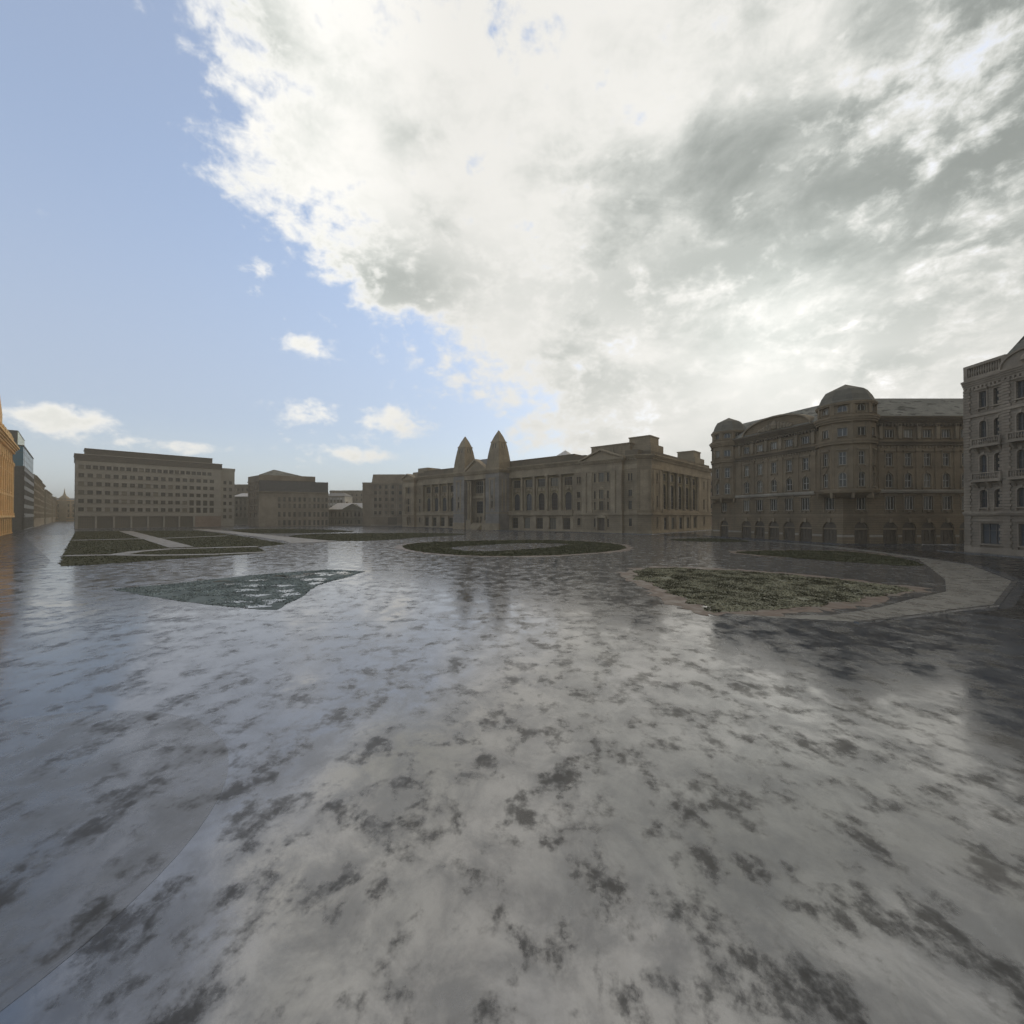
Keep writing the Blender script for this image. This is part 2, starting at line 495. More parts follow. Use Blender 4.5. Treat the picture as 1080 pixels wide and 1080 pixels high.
# ---- stock exchange palace: long classical front with two pyramid towers
def exchange():
    O, d = (-53.56, 213.29), (.7426, -.6697)
    f = Frame(O, d)
    c = (f.P(127, 0)[0], f.P(127, 0)[1])
    s = Frame(c, (.6697, .7426))
    b = Thing('exchange_palace', f.P(63, 0), 'long brown sandstone palace with two pointed pyramid towers over its portal and arched colonnade windows', 'building')
    wall, trim, cor = MB(), MB(), MB()
    T = dict(trim='exchange_trim', frame='frame_dark')
    small = dict(T, surround=.15, sill=.12, depth=.3)
    # --- colonnades
    for a, e in ((15.0, 44.2), (70.7, 100.5)):
        n = 5
        st = (e - a) / n
        fr = f.off(-1.3)
        low, up = [], []
        for i in range(n):
            u = a + st * (i + .5)
            low.append(op(u, .76, 3.0, 3.95))
            up.append(op(u, 7.6, 2.7, 6.3, 1.0))
            up.append(op(u, 16.2, 3.3, 2.9))
        wall.wall(f.off(-.25), a, e, 0, 5.8, low, .5)
        bay = MB()
        bay.wall(fr, a, e, 7.0, 20.05, up, .35)
        b.part('bay_wall', bay, 'exchange_bay')
        for i in range(n):
            u = a + st * (i + .5)
            add_window(b, f.off(-.25), u, .76, 3.0, 3.95, **dict(T, surround=0, sill=0, depth=.45, cols=3, rows=3))
            add_window(b, fr, u, 7.6, 2.7, 6.3, **dict(T, arch=1.0, surround=.25, sill=.2, cols=3, rows=4, pane='glass_grey'))
            add_window(b, fr, u, 16.2, 3.3, 2.9, **dict(T, surround=.2, sill=.2, cols=3, rows=2))
            # relief panel and crest between the two windows, small keystone figure on the balcony
            trim.box(fr, u - 1.5, u + 1.5, 14.55, 15.6, -.02, .12)
            trim.lathe(*fr.P(u, 0, .12)[:2], [(.01, 14.35), (.55, 14.7), (.62, 15.2), (.3, 15.75), (.01, 15.85)], 8)
            trim.lathe(*f.P(u, 0, .55)[:2], [(.42, 7.32), (.5, 7.5), (.25, 7.75), (.3, 8.05), (.05, 8.4)], 8)
            for q in (-1, 1):
                trim.box(fr, u + q * 2.15 - .28, u + q * 2.15 + .28, 7.32, 19.2, -.02, .22)
        for i in range(n + 1):
            u = a + st * i
            cm = column_mesh(12.7, .52)
            if 0 < i < n:
                b.place('column', cm, f.P(u, 7.33, -.62), f.rz)
            w_ = 1.35
            trim.box(f, max(a, u - w_), min(e, u + w_), .02, 5.6, -.24, .06)
        trim.box(f, a, e, 0, .74, -.24, .16)
        for q in (a, e):
            wall.face([f.P(q, 0, -1.5), f.P(q, 0, .0), f.P(q, 24.2, .0), f.P(q, 24.2, -1.5)])
        cor.box(f, a, e, 5.8, 6.15, -1.3, .75)
        cor.box(f, a, e, 6.152, 7.1, -1.3, .6)
        cor.box(f, a, e, 7.102, 7.32, -1.3, .78)
        dentils(cor, f, a, e, 5.5, .29, .6, .7)
        trim.box(f, a, e, 20.05, 21.4, -1.3, .1)
        trim.box(f, a, e, 21.402, 23.2, -1.3, .0)
        cornice(cor, f, a, e, 23.202, 1.1, 1.1, 3, back=1.3)
        dentils(cor, f, a, e, 22.8, .38, .45, .8)
        roof = MB()
        roof.box(f, a, e, 24.31, 26.5, -9, -.6)
        roof.box(f, a, e, 26.502, 26.8, -9.2, -.4)
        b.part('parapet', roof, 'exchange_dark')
    # --- window strips beside the pavilions
    for a, e, uc in ((9.9, 15.0, 12.4), (100.5, 104.9, 102.6), (119.4, 123.7, 121.4)):
        ops = [op(uc, 2.3, 1.1, 2.4), op(uc, 7.5, 1.2, 2.7), op(uc, 11.6, 1.3, 2.0), op(uc - .45, 16.4, .5, 2.3), op(uc + .45, 16.4, .5, 2.3)]
        wall.wall(f, a, e, 0, 23.2, ops, .3)
        add_window(b, f, uc, 2.3, 1.1, 2.4, **small)
        add_window(b, f, uc, 7.5, 1.2, 2.7, **small)
        add_window(b, f, uc, 11.6, 1.3, 2.0, **small)
        for q in (-.45, .45):
            add_window(b, f, uc + q, 16.4, .5, 2.3, **dict(small, surround=.1, cols=1))
        cor.box(f, a, e, 5.8, 6.3, -.02, .4)
        trim.box(f, a, e, 6.302, 7.1, -.02, .12)
        trim.box(f, a, e, 0, .74, -.02, .2)
        trim.box(f, a, e, 20.05, 21.4, -.02, .12)
        cornice(cor, f, a, e, 23.202, 1.1, 1.1, 3)
        dentils(cor, f, a, e, 22.8, .38, .45, .8)
        roof = MB()
        roof.box(f, a, e, 24.31, 26.0, -9, -.5)
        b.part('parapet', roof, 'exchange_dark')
    # --- pedimented pavilions
    for a, e in ((.6, 9.9), (104.9, 119.4)):
        fr = f.off(1.5)
        uc = (a + e) / 2
        k = (e - a) / 14.5
        ops = [op(uc, .8, 2.3 * k, 3.9), op(uc, 7.4, 1.6, 2.8), op(uc, 11.0, 1.8, 2.8), op(uc, 16.4, 2.0, 2.9)]
        side = []
        for q in (-2.4 * k, 2.4 * k):
            side += [(uc + q, 1.9, .7, 2.7), (uc + q, 7.4, .55, 2.6), (uc + q, 11.0, .6, 2.5), (uc + q, 16.4, .7, 2.9)]
        wall.wall(fr, a, e, 0, 23.2, ops + [op(*x) for x in side], .35)
        P = fr.P
        for u in (a, e):
            wall.face([P(u, 0), P(u, 0, -1.5), P(u, 23.2, -1.5), P(u, 23.2)])
        dr = MB()
        dr.box(fr, uc - 1.15 * k, uc + 1.15 * k, .8, 4.7, -.34, -.25)
        for q in range(-1, 2):
            dr.box(fr, uc + q * .7 * k - .24 * k, uc + q * .7 * k + .24 * k, 1.1, 4.4, -.248, -.2)
        b.part('door', dr, 'wood')
        add_window(b, fr, uc, 7.4, 1.6, 2.8, **dict(T, surround=.2, sill=.15))
        add_window(b, fr, uc, 11.0, 1.8, 2.8, **dict(T, surround=.25, hood='pediment'))
        add_window(b, fr, uc, 16.4, 2.0, 2.9, **dict(T, surround=.2, cols=3))
        for x in side:
            add_window(b, fr, *x, **dict(small, surround=.1, cols=1))
        # door hood
        trim.box(fr, uc - 1.9 * k, uc + 1.9 * k, 4.9, 5.2, -.02, .7)
        trim.extr(fr, [(uc - 1.9 * k, 5.202), (uc + 1.9 * k, 5.202), (uc, 6.1)], -.02, .6)
        for q in (-1.55, 1.55):
            trim.box(fr, uc + q * k - .18, uc + q * k + .18, .75, 4.898, -.02, .4)
        for q in (-6.4, -4.2, 4.2, 6.4):          # giant pilasters
            u = uc + q * k
            pl = MB()
            pl.box(fr, u - .75 * k, u + .75 * k, 7.3, 18.6, -.02, .3)
            pl.box(fr, u - .95 * k, u + .95 * k, 18.602, 19.6, -.02, .42)
            pl.box(fr, u - .95 * k, u + .95 * k, 6.4, 7.298, -.02, .42)
            b.part('pilaster', pl, 'exchange_trim')
        cor.box(fr, a - .1, e + .1, 5.8, 6.38, -.02, .45)
        trim.box(fr, a - .08, e + .08, 0, .74, -.02, .25)
        trim.box(fr, a - .05, e + .05, 19.7, 21.4, -1.5, .15)
        cornice(cor, fr, a, e, 22.6, .9, 1.0, 3, back=1.6, ends=1)
        dentils(cor, fr, a, e, 22.25, .34, .42, .8)
        # pediment with raking cornice
        ap = 26.9 if k > .9 else 26.0
        trim.extr(fr, [(a, 23.502), (e, 23.502), (uc, ap - .5)], -1.6, .15)
        for q in (-1, 1):
            x0 = uc + q * ((e - a) / 2 + 1.0)
            pts = [(x0, 23.504), (x0 - q * .3, 23.504), (uc, ap - .48), (uc, ap), (x0, 23.9)]
            cor.extr(fr, pts if q < 0 else list(reversed(pts)), -1.5, 1.0)
    # --- chamfered corner
    p0, p1 = f.P(123.7, 0), s.P(2.7, 0)
    ch = Frame(p0[:2], (p1[0] - p0[0], p1[1] - p0[1]))
    Lc = math.hypot(p1[0] - p0[0], p1[1] - p0[1])
    wall.wall(ch, 0, Lc, 0, 23.2)
    trim.box(ch, .9, Lc - .9, 7.2, 19.6, -.02, .15)
    cor.box(ch, 0, Lc, 5.8, 6.3, -.02, .4)
    trim.box(ch, 0, Lc, 0, .74, -.02, .2)
    cornice(cor, ch, -.2, Lc + .2, 23.204, 1.1, 1.12, 3)
    # --- side front
    us = (13.6, 20.1, 27.0, 33.9, 40.8)
    wall.wall(s, 2.7, 10.4, 0, 23.2, [op(7.0, 2.0, 1.0, 3.2), op(7.0, 8.2, 1.0, 3.6), op(7.0, 16.2, .9, 2.6)], .3)
    wall.wall(s, 44.2, 59, 0, 23.2, [op(50.5, 2.0, 1.2, 3.2), op(50.5, 8.2, 1.2, 3.6), op(50.5, 16.2, 1.0, 2.6)], .3)
    for u, w in ((7.0, 1.0), (50.5, 1.2)):
        add_window(b, s, u, 2.0, w, 3.2, **small)
        add_window(b, s, u, 8.2, w, 3.6, **small)
        add_window(b, s, u, 16.2, .9 if w < 1.1 else 1.0, 2.6, **small)
    sr = s.off(-.6)
    up, low = [], []
    for u in us:
        low.append(op(u, 1.0, 2.6, 3.9))
        up += [op(u, 7.7, 3.3, 8.1, 1.0), op(u, 16.9, 3.0, 2.3)]
    wall.wall(s.off(-.2), 10.4, 44.2, 0, 5.8, low, .45)
    bay = MB()
    bay.wall(sr, 10.4, 44.2, 5.8, 20.05, up, .35)
    b.part('bay_wall', bay, 'exchange_bay')
    for u in us:
        add_window(b, s.off(-.2), u, 1.0, 2.6, 3.9, **dict(T, surround=0, sill=0, depth=.4, cols=3, rows=3))
        add_window(b, sr, u, 7.7, 3.3, 8.1, **dict(T, arch=1.0, surround=.3, sill=.2, cols=3, rows=5))
        add_window(b, sr, u, 16.9, 3.0, 2.3, **dict(T, surround=.2, cols=3))
    for u in (10.9, 16.85, 23.55, 30.45, 37.35, 43.7):
        b.place('column', column_mesh(12.7, .5), s.P(u, 7.33, -.15), s.rz)
        trim.box(s, u - 1.1, u + 1.1, .02, 5.6, -.19, .05)
    for q in ((4.0, 5.4), (8.7, 10.2), (44.6, 46.6), (55, 57)):
        trim.box(s, q[0], q[1], 7.2, 19.6, -.02, .22)
    cor.box(s, 10.4, 44.2, 6.4, 7.32, -1.1, .35)
    cor.box(s, 2.7, 59, 5.8, 6.3, -.2, .45)
    trim.box(s, 2.7, 59, 0, .74, -.2, .2)
    trim.box(s, 2.7, 59, 20.05, 21.4, -1.1, .12)
    trim.box(s, 10.4, 44.2, 21.402, 23.2, -1.1, .0)
    cornice(cor, s, 2.7, 59, 23.202, 1.1, 1.1, 3, back=1.1)
    dentils(cor, s, 2.7, 59, 22.8, .38, .45, .8)
    roof = MB()
    roof.box(s, 3.5, 59, 24.31, 25.7, -8, -.6)
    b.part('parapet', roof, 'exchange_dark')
    wall.face([s.P(59, 0, 0), s.P(59, 0, -60), s.P(59, 23.2, -60), s.P(59, 23.2, 0)])
    # --- body: left flank and a flat roof deck inside
    wall.face([f.P(0, 0, -55), f.P(0, 0, 1.5), f.P(0, 23.2, 1.5), f.P(0, 23.2, -55)])
    wall.face([f.P(0, 0, 1.5), f.P(.6, 0, 1.5), f.P(.6, 23.2, 1.5), f.P(0, 23.2, 1.5)])
    dk = MB()
    dk.box(f, .5, 122, 23.25, 24.25, -54, -1.4)
    dk.hexa([f.P(4, 24.26, -50), f.P(120, 24.26, -50), f.P(120, 24.26, -10), f.P(4, 24.26, -10)][::-1] and
            [f.P(4, 24.26, -10), f.P(120, 24.26, -10), f.P(120, 24.26, -50), f.P(4, 24.26, -50)],
            [f.P(14, 27.6, -18), f.P(108, 27.6, -18), f.P(108, 27.6, -42), f.P(14, 27.6, -42)])
    b.part('roof', dk, 'roof_dark')
    # --- attic blocks
    def done(m):
        b.part('attic_block', m, 'exchange')
        return MB()
    at = MB()
    at.box(f, 106.0, 120.0, 24.31, 28.4, -8, -2.5)
    at.box(f, 105.8, 120.2, 28.402, 28.75, -8.2, -2.3)
    for u in (108, 111, 114, 117):
        at.box(f, u - .35, u + .35, 25.0, 28.0, -2.52, -2.3)
    at = done(at)
    at.box(f, 116.6, 126.2, 24.32, 28.0, -13.8, -4.4)
    at.box(f, 118.2, 125.2, 28.002, 30.5, -12.4, -5.8)
    at.box(f, 118.0, 125.4, 30.502, 30.9, -12.6, -5.6)
    at = done(at)
    at.box(s, 42.5, 53, 24.32, 27.6, -9, -.6)
    at.box(s, 44.2, 51.5, 27.602, 30.0, -7.8, -1.6)
    at.box(s, 44.0, 51.7, 30.002, 30.4, -8.0, -1.4)
    at = done(at)
    at.box(f, 1.0, 13, 24.32, 27.3, -14, -4)
    at.box(f, 4.0, 12, 27.302, 29.2, -13, -5)
    done(at)
    # --- central block with portal
    g = f.off(5.9)
    main_wall = wall
    a, e = 44.2, 70.7
    for u0, u1 in ((a, 51.0), (63.5, e)):
        uc = (u0 + u1) / 2
        ops = [op(uc, 8.6, .8, 2.6), op(uc, 12.2, .5, 1.2)]
        wall = MB()
        wall.wall(g, u0, u1, 0, 22.2, ops, .3)
        add_window(b, g, uc, 8.6, .8, 2.6, **dict(small, cols=1))
        add_window(b, g, uc, 12.2, .5, 1.2, **dict(small, cols=1, surround=.1))
        for q in (u0, u1):
            D = -5.9 if q in (a, e) else -3.6
            wall.face([g.P(q, 0), g.P(q, 0, D), g.P(q, 22.2, D), g.P(q, 22.2)])
        b.part('pylon', wall, 'exchange_grey')
        wall = main_wall
        trim.box(g, u0 - .12, u1 + .12, 0, 2.6, -.5, .25)
        trim.box(g, u0 - .08, u1 + .08, 6.4, 6.75, -.3, .15)
        trim.box(g, uc - 1.5, uc - .9, 7.4, 19.4, -.02, .14)
        trim.box(g, uc + .9, uc + 1.5, 7.4, 19.4, -.02, .14)
        trim.box(g, uc - 1.8, uc + 1.8, 19.402, 20.2, -.02, .2)
    ret = Frame(g.P(e, 0)[:2], (-g.n[0], -g.n[1]))
    for v0, v1 in ((7.4, 19.6),):
        trim.box(ret, 1.6, 2.1, v0, v1, -.02, .14)
        trim.box(ret, 3.6, 4.1, v0, v1, -.02, .14)
    trim.box(ret, 0, 5.9, 6.4, 6.75, -.02, .15)
    pr = g.off(-3.6)
    dops = [op(57.25 + q * 2.0, 2.65, 1.2, 2.5) for q in (-1, 0, 1)]
    wall.wall(pr, 51, 63.5, 0, 20.0, dops + [op(57.25, 6.5, 5.2, 4.9), op(57.25, 14.6, 6.4, 4.9)], .4)
    for q in (-1, 0, 1):
        dr = MB()
        u = 57.25 + q * 2.0
        dr.box(pr, u - .6, u + .6, 2.65, 5.15, -.38, -.28)
        dr.box(pr, u - .42, u - .06, 2.9, 4.8, -.278, -.23)
        dr.box(pr, u + .06, u + .42, 2.9, 4.8, -.278, -.23)
        b.part('door', dr, 'wood')
    add_window(b, pr, 57.25, 6.5, 5.2, 4.9, **dict(T, surround=.3, sill=.2, cols=5, rows=4, pane='glass_grey'))
    add_window(b, pr, 57.25, 14.6, 6.4, 4.9, **dict(T, frame='frame', surround=.25, sill=.3, cols=6, rows=2))
    trim.box(pr, 52.6, 61.9, 12.6, 13.5, -.02, .7)
    for u in (51.9, 53.3, 61.2, 62.6):
        b.place('column', column_mesh(16.2, .5), g.P(u, 3.4, -1.6), g.rz)
        trim.box(g, u - .75, u + .75, 0, 3.398, -2.4, -.8)
    stp = MB()
    for k in range(7):
        stp.box(g, 54.2, 60.3, .36 * k, .36 * (k + 1) - .002, -3.6, 1.6 - .5 * k)
    b.part('steps', stp, 'exchange_trim')
    trim.box(g, 51, 63.5, 20.0, 22.2, -3.6, -.1)
    cornice(cor, g, a, e, 22.202, 1.3, .9, 3, back=5.9, ends=1)
    dentils(cor, g, a, e, 21.85, .34, .42, .8)
    pe = g.off(-.6)
    trim.extr(pe, [(51.0, 23.51), (63.5, 23.51), (57.25, 27.6)], -2, 0)
    for q in (-1, 1):
        x0 = 57.25 + q * 6.6
        pts = [(x0, 23.512), (x0 - q * .5, 23.512), (57.25, 27.62), (57.25, 28.3), (x0, 24.1)]
        cor.extr(pe, pts if q < 0 else list(reversed(pts)), -2, .7)
    rb = MB()
    rb.box(g, 46, 69, 23.52, 24.6, -9, -3)
    rb.hexa([g.P(51, 24.61, -3), g.P(63.5, 24.61, -3), g.P(63.5, 24.61, -16), g.P(51, 24.61, -16)],
            [g.P(52, 29.0, -7), g.P(62.5, 29.0, -7), g.P(62.5, 29.0, -12), g.P(52, 29.0, -12)])
    b.part('portal_roof', rb, 'roof_dark')
    # --- the two pyramid towers
    for uc in (47.6, 67.2):
        tw = MB()
        cx = g.off(-3.6)
        prof = [(3.5, 23.52), (3.5, 25.4), (3.32, 25.402), (3.3, 26.2), (3.05, 28.4), (2.72, 30.6), (2.38, 32.6), (2.1, 33.9), (2.3, 34.0), (2.25, 34.35), (1.95, 34.6), (1.22, 36.6), (.1, 38.9)]
        ring = []
        for r, z in prof:
            ring.append([cx.P(uc - r, z, r), cx.P(uc + r, z, r), cx.P(uc + r, z, -r), cx.P(uc - r, z, -r)])
        for p, q in zip(ring, ring[1:]):
            for i in range(4):
                j = (i + 1) % 4
                tw.face([p[i], p[j], q[j], q[i]])
        tw.face(ring[-1])
        for k in range(4):                       # corner ribs, slits and corbels on each face
            ang = k * math.pi / 2
            dd = (cx.d[0] * math.cos(ang) - cx.d[1] * math.sin(ang), cx.d[0] * math.sin(ang) + cx.d[1] * math.cos(ang))
            cc = cx.P(uc, 0)
            ff = Frame(cc[:2], dd)
            for x in (-1.3, 0, 1.3):
                tw.hexa([ff.P(x - .32, 31.4, 2.6), ff.P(x + .32, 31.4, 2.6), ff.P(x + .32, 31.4, 1.5), ff.P(x - .32, 31.4, 1.5)],
                        [ff.P(x - .45, 33.98, 2.28), ff.P(x + .45, 33.98, 2.28), ff.P(x + .45, 33.98, 1.5), ff.P(x - .45, 33.98, 1.5)])
            tw.hexa([ff.P(-.5, 25.6, 3.5), ff.P(.5, 25.6, 3.5), ff.P(.5, 25.6, 2), ff.P(-.5, 25.6, 2)],
                    [ff.P(-.4, 31.2, 2.72), ff.P(.4, 31.2, 2.72), ff.P(.4, 31.2, 2), ff.P(-.4, 31.2, 2)])
        tq = b.part('tower', tw, 'exchange')
        sl = MB()
        for k in range(4):
            ang = k * math.pi / 2
            dd = (cx.d[0] * math.cos(ang) - cx.d[1] * math.sin(ang), cx.d[0] * math.sin(ang) + cx.d[1] * math.cos(ang))
            ff = Frame(cx.P(uc, 0)[:2], dd)
            for x in (-.68, .68):
                sl.hexa([ff.P(x - .16, 31.6, 2.57), ff.P(x + .16, 31.6, 2.57), ff.P(x + .16, 31.6, 1.9), ff.P(x - .16, 31.6, 1.9)],
                        [ff.P(x - .16, 33.5, 2.25), ff.P(x + .16, 33.5, 2.25), ff.P(x + .16, 33.5, 1.9), ff.P(x - .16, 33.5, 1.9)])
        b.part('slit_window', sl, 'glass', parent=tq)
    # pale glazed lantern behind the right wing
    sk = MB()
    cx = f.off(-16)
    sk.hexa([cx.P(78, 24.3, 8), cx.P(94, 24.3, 8), cx.P(94, 24.3, -8), cx.P(78, 24.3, -8)],
            [cx.P(85.9, 31.2, .1), cx.P(86.1, 31.2, .1), cx.P(86.1, 31.2, -.1), cx.P(85.9, 31.2, -.1)])
    b.part('skylight', sk, 'roof_pale')
    b.part('wall', wall, 'exchange')
    b.part('stone_trim', trim, 'exchange_trim')
    b.part('cornice', cor, 'exchange_trim')
exchange()

# ---- corner block with domed turrets (right)
def hotel():
    C = (64.37, 83.0)
    dl = (.297, -.955)
    LL, LR = 34.2, 52.0
    l = Frame((C[0] - dl[0] * LL / math.hypot(*dl), C[1] - dl[1] * LL / math.hypot(*dl)), dl)
    r = Frame(C, (1, 0))
    b = Thing('corner_building', C, 'dark brown corner block with two zinc domed turrets and a grey slate roof', 'building')
    low, up, trim, cor = MB(), MB(), MB(), MB()
    T = dict(trim='hotel_trim', frame='frame')
    hl = [LL - t for t in (7.65, 11.45, 15.25, 19.05, 22.85)]
    hr = [9.2 + 3.7 * i for i in range(11)]
    for fr, L, ws, extra in ((l, LL, hl, [LL - 29.9, LL - 2.6]), (r, LR, hr, [3.6])):
        arches = ws + extra
        lo = [op(u, 0.05, 2.7, 4.3, 1.0) for u in arches] + [op(u, 6.7, 1.9, 2.6) for u in arches]
        low.wall(fr, 0, L, 0, 10.0, lo, .4)
        uo = []
        for u in ws:
            uo += [op(u, 11.05, 1.5, 2.75, 1.0), op(u, 15.25, 1.35, 2.5), op(u, 20.75, 1.8, 1.6)]
        up.wall(fr.off(-.12), 0, L, 10.0, 23.6, uo, .3)
        for u in arches:
            dr = MB()
            w_, h_ = 2.7, 4.3
            dr.extr(fr, [(u + x, .05 + y) for x, y in [(-1.35, 0), (1.35, 0)] + list(reversed(arc_pts(w_, h_, 1.35)))], -.42, -.36)
            for q in (-1.0, -.35, .35, 1.0):
                dr.box(fr, u + q - .07, u + q + .07, .1, 2.75, -.362, -.28)
            dr.box(fr, u - 1.35, u + 1.35, .05, .55, -.358, -.26)
            do = b.part('door', dr, 'wood')
            tb = MB()
            tb.box(fr, u - 1.34, u + 1.34, 2.8, 3.05, -.358, -.12)
            b.part('transom', tb, 'hotel_trim', parent=do)
            add_window(b, fr, u, 6.7, 1.9, 2.6, **dict(T, surround=.16, sill=.14, cols=3, rows=1, depth=.35))
            trim.lathe(*fr.P(u, 0, .1)[:2], [(.02, 5.95), (.22, 6.15), (.3, 6.35), (.18, 6.5)], 8)
            trim.box(fr, u - 1.3, u + 1.3, 9.45, 9.7, -.02, .2)
            trim.extr(fr, [(u - .22, 4.15), (u + .22, 4.15), (u + .32, 5.0), (u - .32, 5.0)], -.02, .22)
        f2 = fr.off(-.12)
        for u in ws:
            add_window(b, f2, u, 11.05, 1.5, 2.75, **dict(T, arch=1.0, surround=.22, sill=.14))
            add_window(b, f2, u, 15.25, 1.35, 2.5, **dict(T, surround=.2, hood='flat', sill=.18))
            add_window(b, f2, u, 20.75, 1.8, 1.6, **dict(T, surround=.14, sill=.1, cols=3, rows=1))
        # plinth bands between the doors
        edges = sorted(arches)
        prev = 0.0
        for u in edges + [L + 1.5]:
            if u - 1.5 > prev + .05:
                q1 = min(L, u - 1.5)
                pb = MB()
                pb.box(fr, prev, q1, 1.35, 1.75, -.02, .12)
                b.part('plinth_band', pb, 'ledge')
                low.box(fr, prev, q1, 0, 1.348, -.02, .1)
            prev = u + 1.5
        # pilasters of the upper floors, with capitals under the frieze
        mids = [ws[0] - 1.85] + [(p + q) / 2 for p, q in zip(sorted(ws), sorted(ws)[1:])] + [max(ws) + 1.85]
        if fr is l:
            mids = [min(ws) - 1.9] + [(p + q) / 2 for p, q in zip(sorted(ws), sorted(ws)[1:])] + [max(ws) + 1.9]
        for u in mids:
            pl = MB()
            pl.box(f2, u - .38, u + .38, 10.7, 18.0, -.02, .12)
            pl.box(f2, u - .5, u + .5, 18.002, 18.7, -.02, .26)
            b.part('pilaster', pl, 'hotel')
            trim.extr(f2, [(u - .3, 20.5), (u + .3, 20.5), (u + .38, 23.5), (u - .38, 23.5)], -.02, .4)
        for q in range(int(L / .62)):
            trim.box(f2, .15 + q * .62, .45 + q * .62, 18.75, 19.15, -.02, .16)
        lg = MB()
        lg.box(fr, 0, L, 9.95, 10.2, -.15, .4)
        lg.box(fr, 0, L, 10.202, 10.6, -.15, .55)
        b.part('ledge', lg, 'ledge')
        trim.box(f2, 0, L, 5.55, 5.75, -.0, .2)
        cor.box(f2, 0, L, 19.2, 19.75, -.02, .3)
        cor.box(f2, 0, L, 19.752, 19.95, -.02, .5)
        cornice(cor, fr, 0, L, 23.4, 1.4, .85, 4, back=.3)
        dentils(cor, fr, 0, L, 22.95, .42, .5, .75)
    # --- roofs: one slope per street front
    rf = MB()
    eL0, eL1 = l.P(0, 24.82, .7), l.P(LL, 24.82, .7)
    rl0, rl1 = l.P(0, 29.8, -5), l.P(LL + 2.0, 29.8, -5)
    rr1 = r.P(LR, 29.9, -5.5)
    rr0 = (rl1[0], 88.5, 29.9)
    rf.face([l.P(0, 24.82, .7), l.P(LL + .5, 24.82, .7), rr0, (*l.P(0, 0, -5.4)[:2], 29.9)])
    rf.face([r.P(-.5, 24.82, .7), r.P(LR, 24.82, .7), rr1, rr0])
    rf.face([rr0, rr1, (rr1[0], 112, 29.9), (*l.P(0, 0, -5.4)[:2], 29.9)])
    rf.face([l.P(0, 24.82, .7), (*l.P(0, 0, -5.4)[:2], 29.9), l.P(0, 24.82, -30)])
    b.part('roof', rf, 'roof_grey')
    up.face([l.P(0, 0, -30), l.P(0, 0, 0), l.P(0, 24.8, 0), l.P(0, 24.8, -30)])
    up.face([r.P(LR, 0, 0), r.P(LR, 0, -30), r.P(LR, 24.8, -30), r.P(LR, 24.8, 0)])
    # --- segmental gable over the left front
    u0, u1 = LL - 23.2, LL - 6.2
    uc, hw, rise = (u0 + u1) / 2, (u1 - u0) / 2, 3.1
    arc = [(uc + hw * math.cos(math.pi * i / 16), 24.83 + rise * math.sin(math.pi * i / 16)) for i in range(17)]
    ped = MB()
    ped.extr(l.off(.2), arc, -1.2, 0)
    pa = b.part('gable', ped, 'hotel_low')
    rim = MB()
    for i in range(16):
        a, c = arc[i], arc[i + 1]
        oa, oc = [(uc + (p[0] - uc) * 1.04, 24.83 + (p[1] - 24.83) * 1.1) for p in (a, c)]
        rim.extr(l.off(.2), [a, oa, oc, c], -2.0, .45)
    for q in (-1, 1):                                 # reclining relief figures and crest
        for k in range(5):
            uu = uc + q * (1.1 + .75 * k)
            rim.lathe(*l.P(uu, 0, .3)[:2], [(.02, 24.9), (.38, 25.1), (.42, 25.4 + .22 * (4 - k)), (.2, 25.7 + .24 * (4 - k)), (.02, 25.8 + .24 * (4 - k))], 8)
    rim.lathe(*l.P(uc, 0, .35)[:2], [(.3, 24.9), (.75, 25.3), (.85, 26.1), (.5, 26.8), (.3, 27.1), (.02, 27.2)], 10)
    b.part('gable_moulding', rim, 'hotel_trim', parent=pa)
    # --- round turrets
    def turret(cx, cy, rad, ang0, vis, n=9):
        w, tr, dm = MB(), MB(), MB()
        st = 360 / n
        wins = []
        for k in range(n):
            th = R(ang0 + st * k)
            nn = (math.sin(th), -math.cos(th))
            dd = (math.cos(th), math.sin(th))
            apo, half = rad * math.cos(R(st / 2)), rad * math.sin(R(st / 2))
            fr = Frame((cx + nn[0] * apo - dd[0] * half, cy + nn[1] * apo - dd[1] * half), dd)
            W = 2 * half
            if k in vis:
                ops = [op(half, 11.05, 1.2, 2.75, 1.0), op(half, 15.25, 1.15, 2.5), op(half, 20.7, 1.5, 1.6), op(half, 25.35, 1.5, 1.35, .8)]
                w.wall(fr, 0, W, 10.6, 27.0, ops, .3)
                wins.append((fr, half))
            else:
                w.wall(fr, 0, W, 10.6, 27.0)
            tr.box(fr, -.02, .3, 10.7, 18.7, -.02, .14)
            tr.box(fr, W - .3, W + .02, 10.7, 18.7, -.02, .142)
            tr.box(fr, -.05, .35, 24.9, 27.0, -.02, .2)
            tr.box(fr, W - .35, W + .05, 24.9, 27.0, -.02, .202)
            tr.box(fr, half - .9, half + .9, 24.95, 25.2, -.02, .12)
            if k in vis:
                tr.extr(fr, [(half - .22, 14.0), (half + .22, 14.0), (half + .5, 14.85), (half - .5, 14.85)], -.02, .2)
        to = b.part('turret', w, 'hotel')
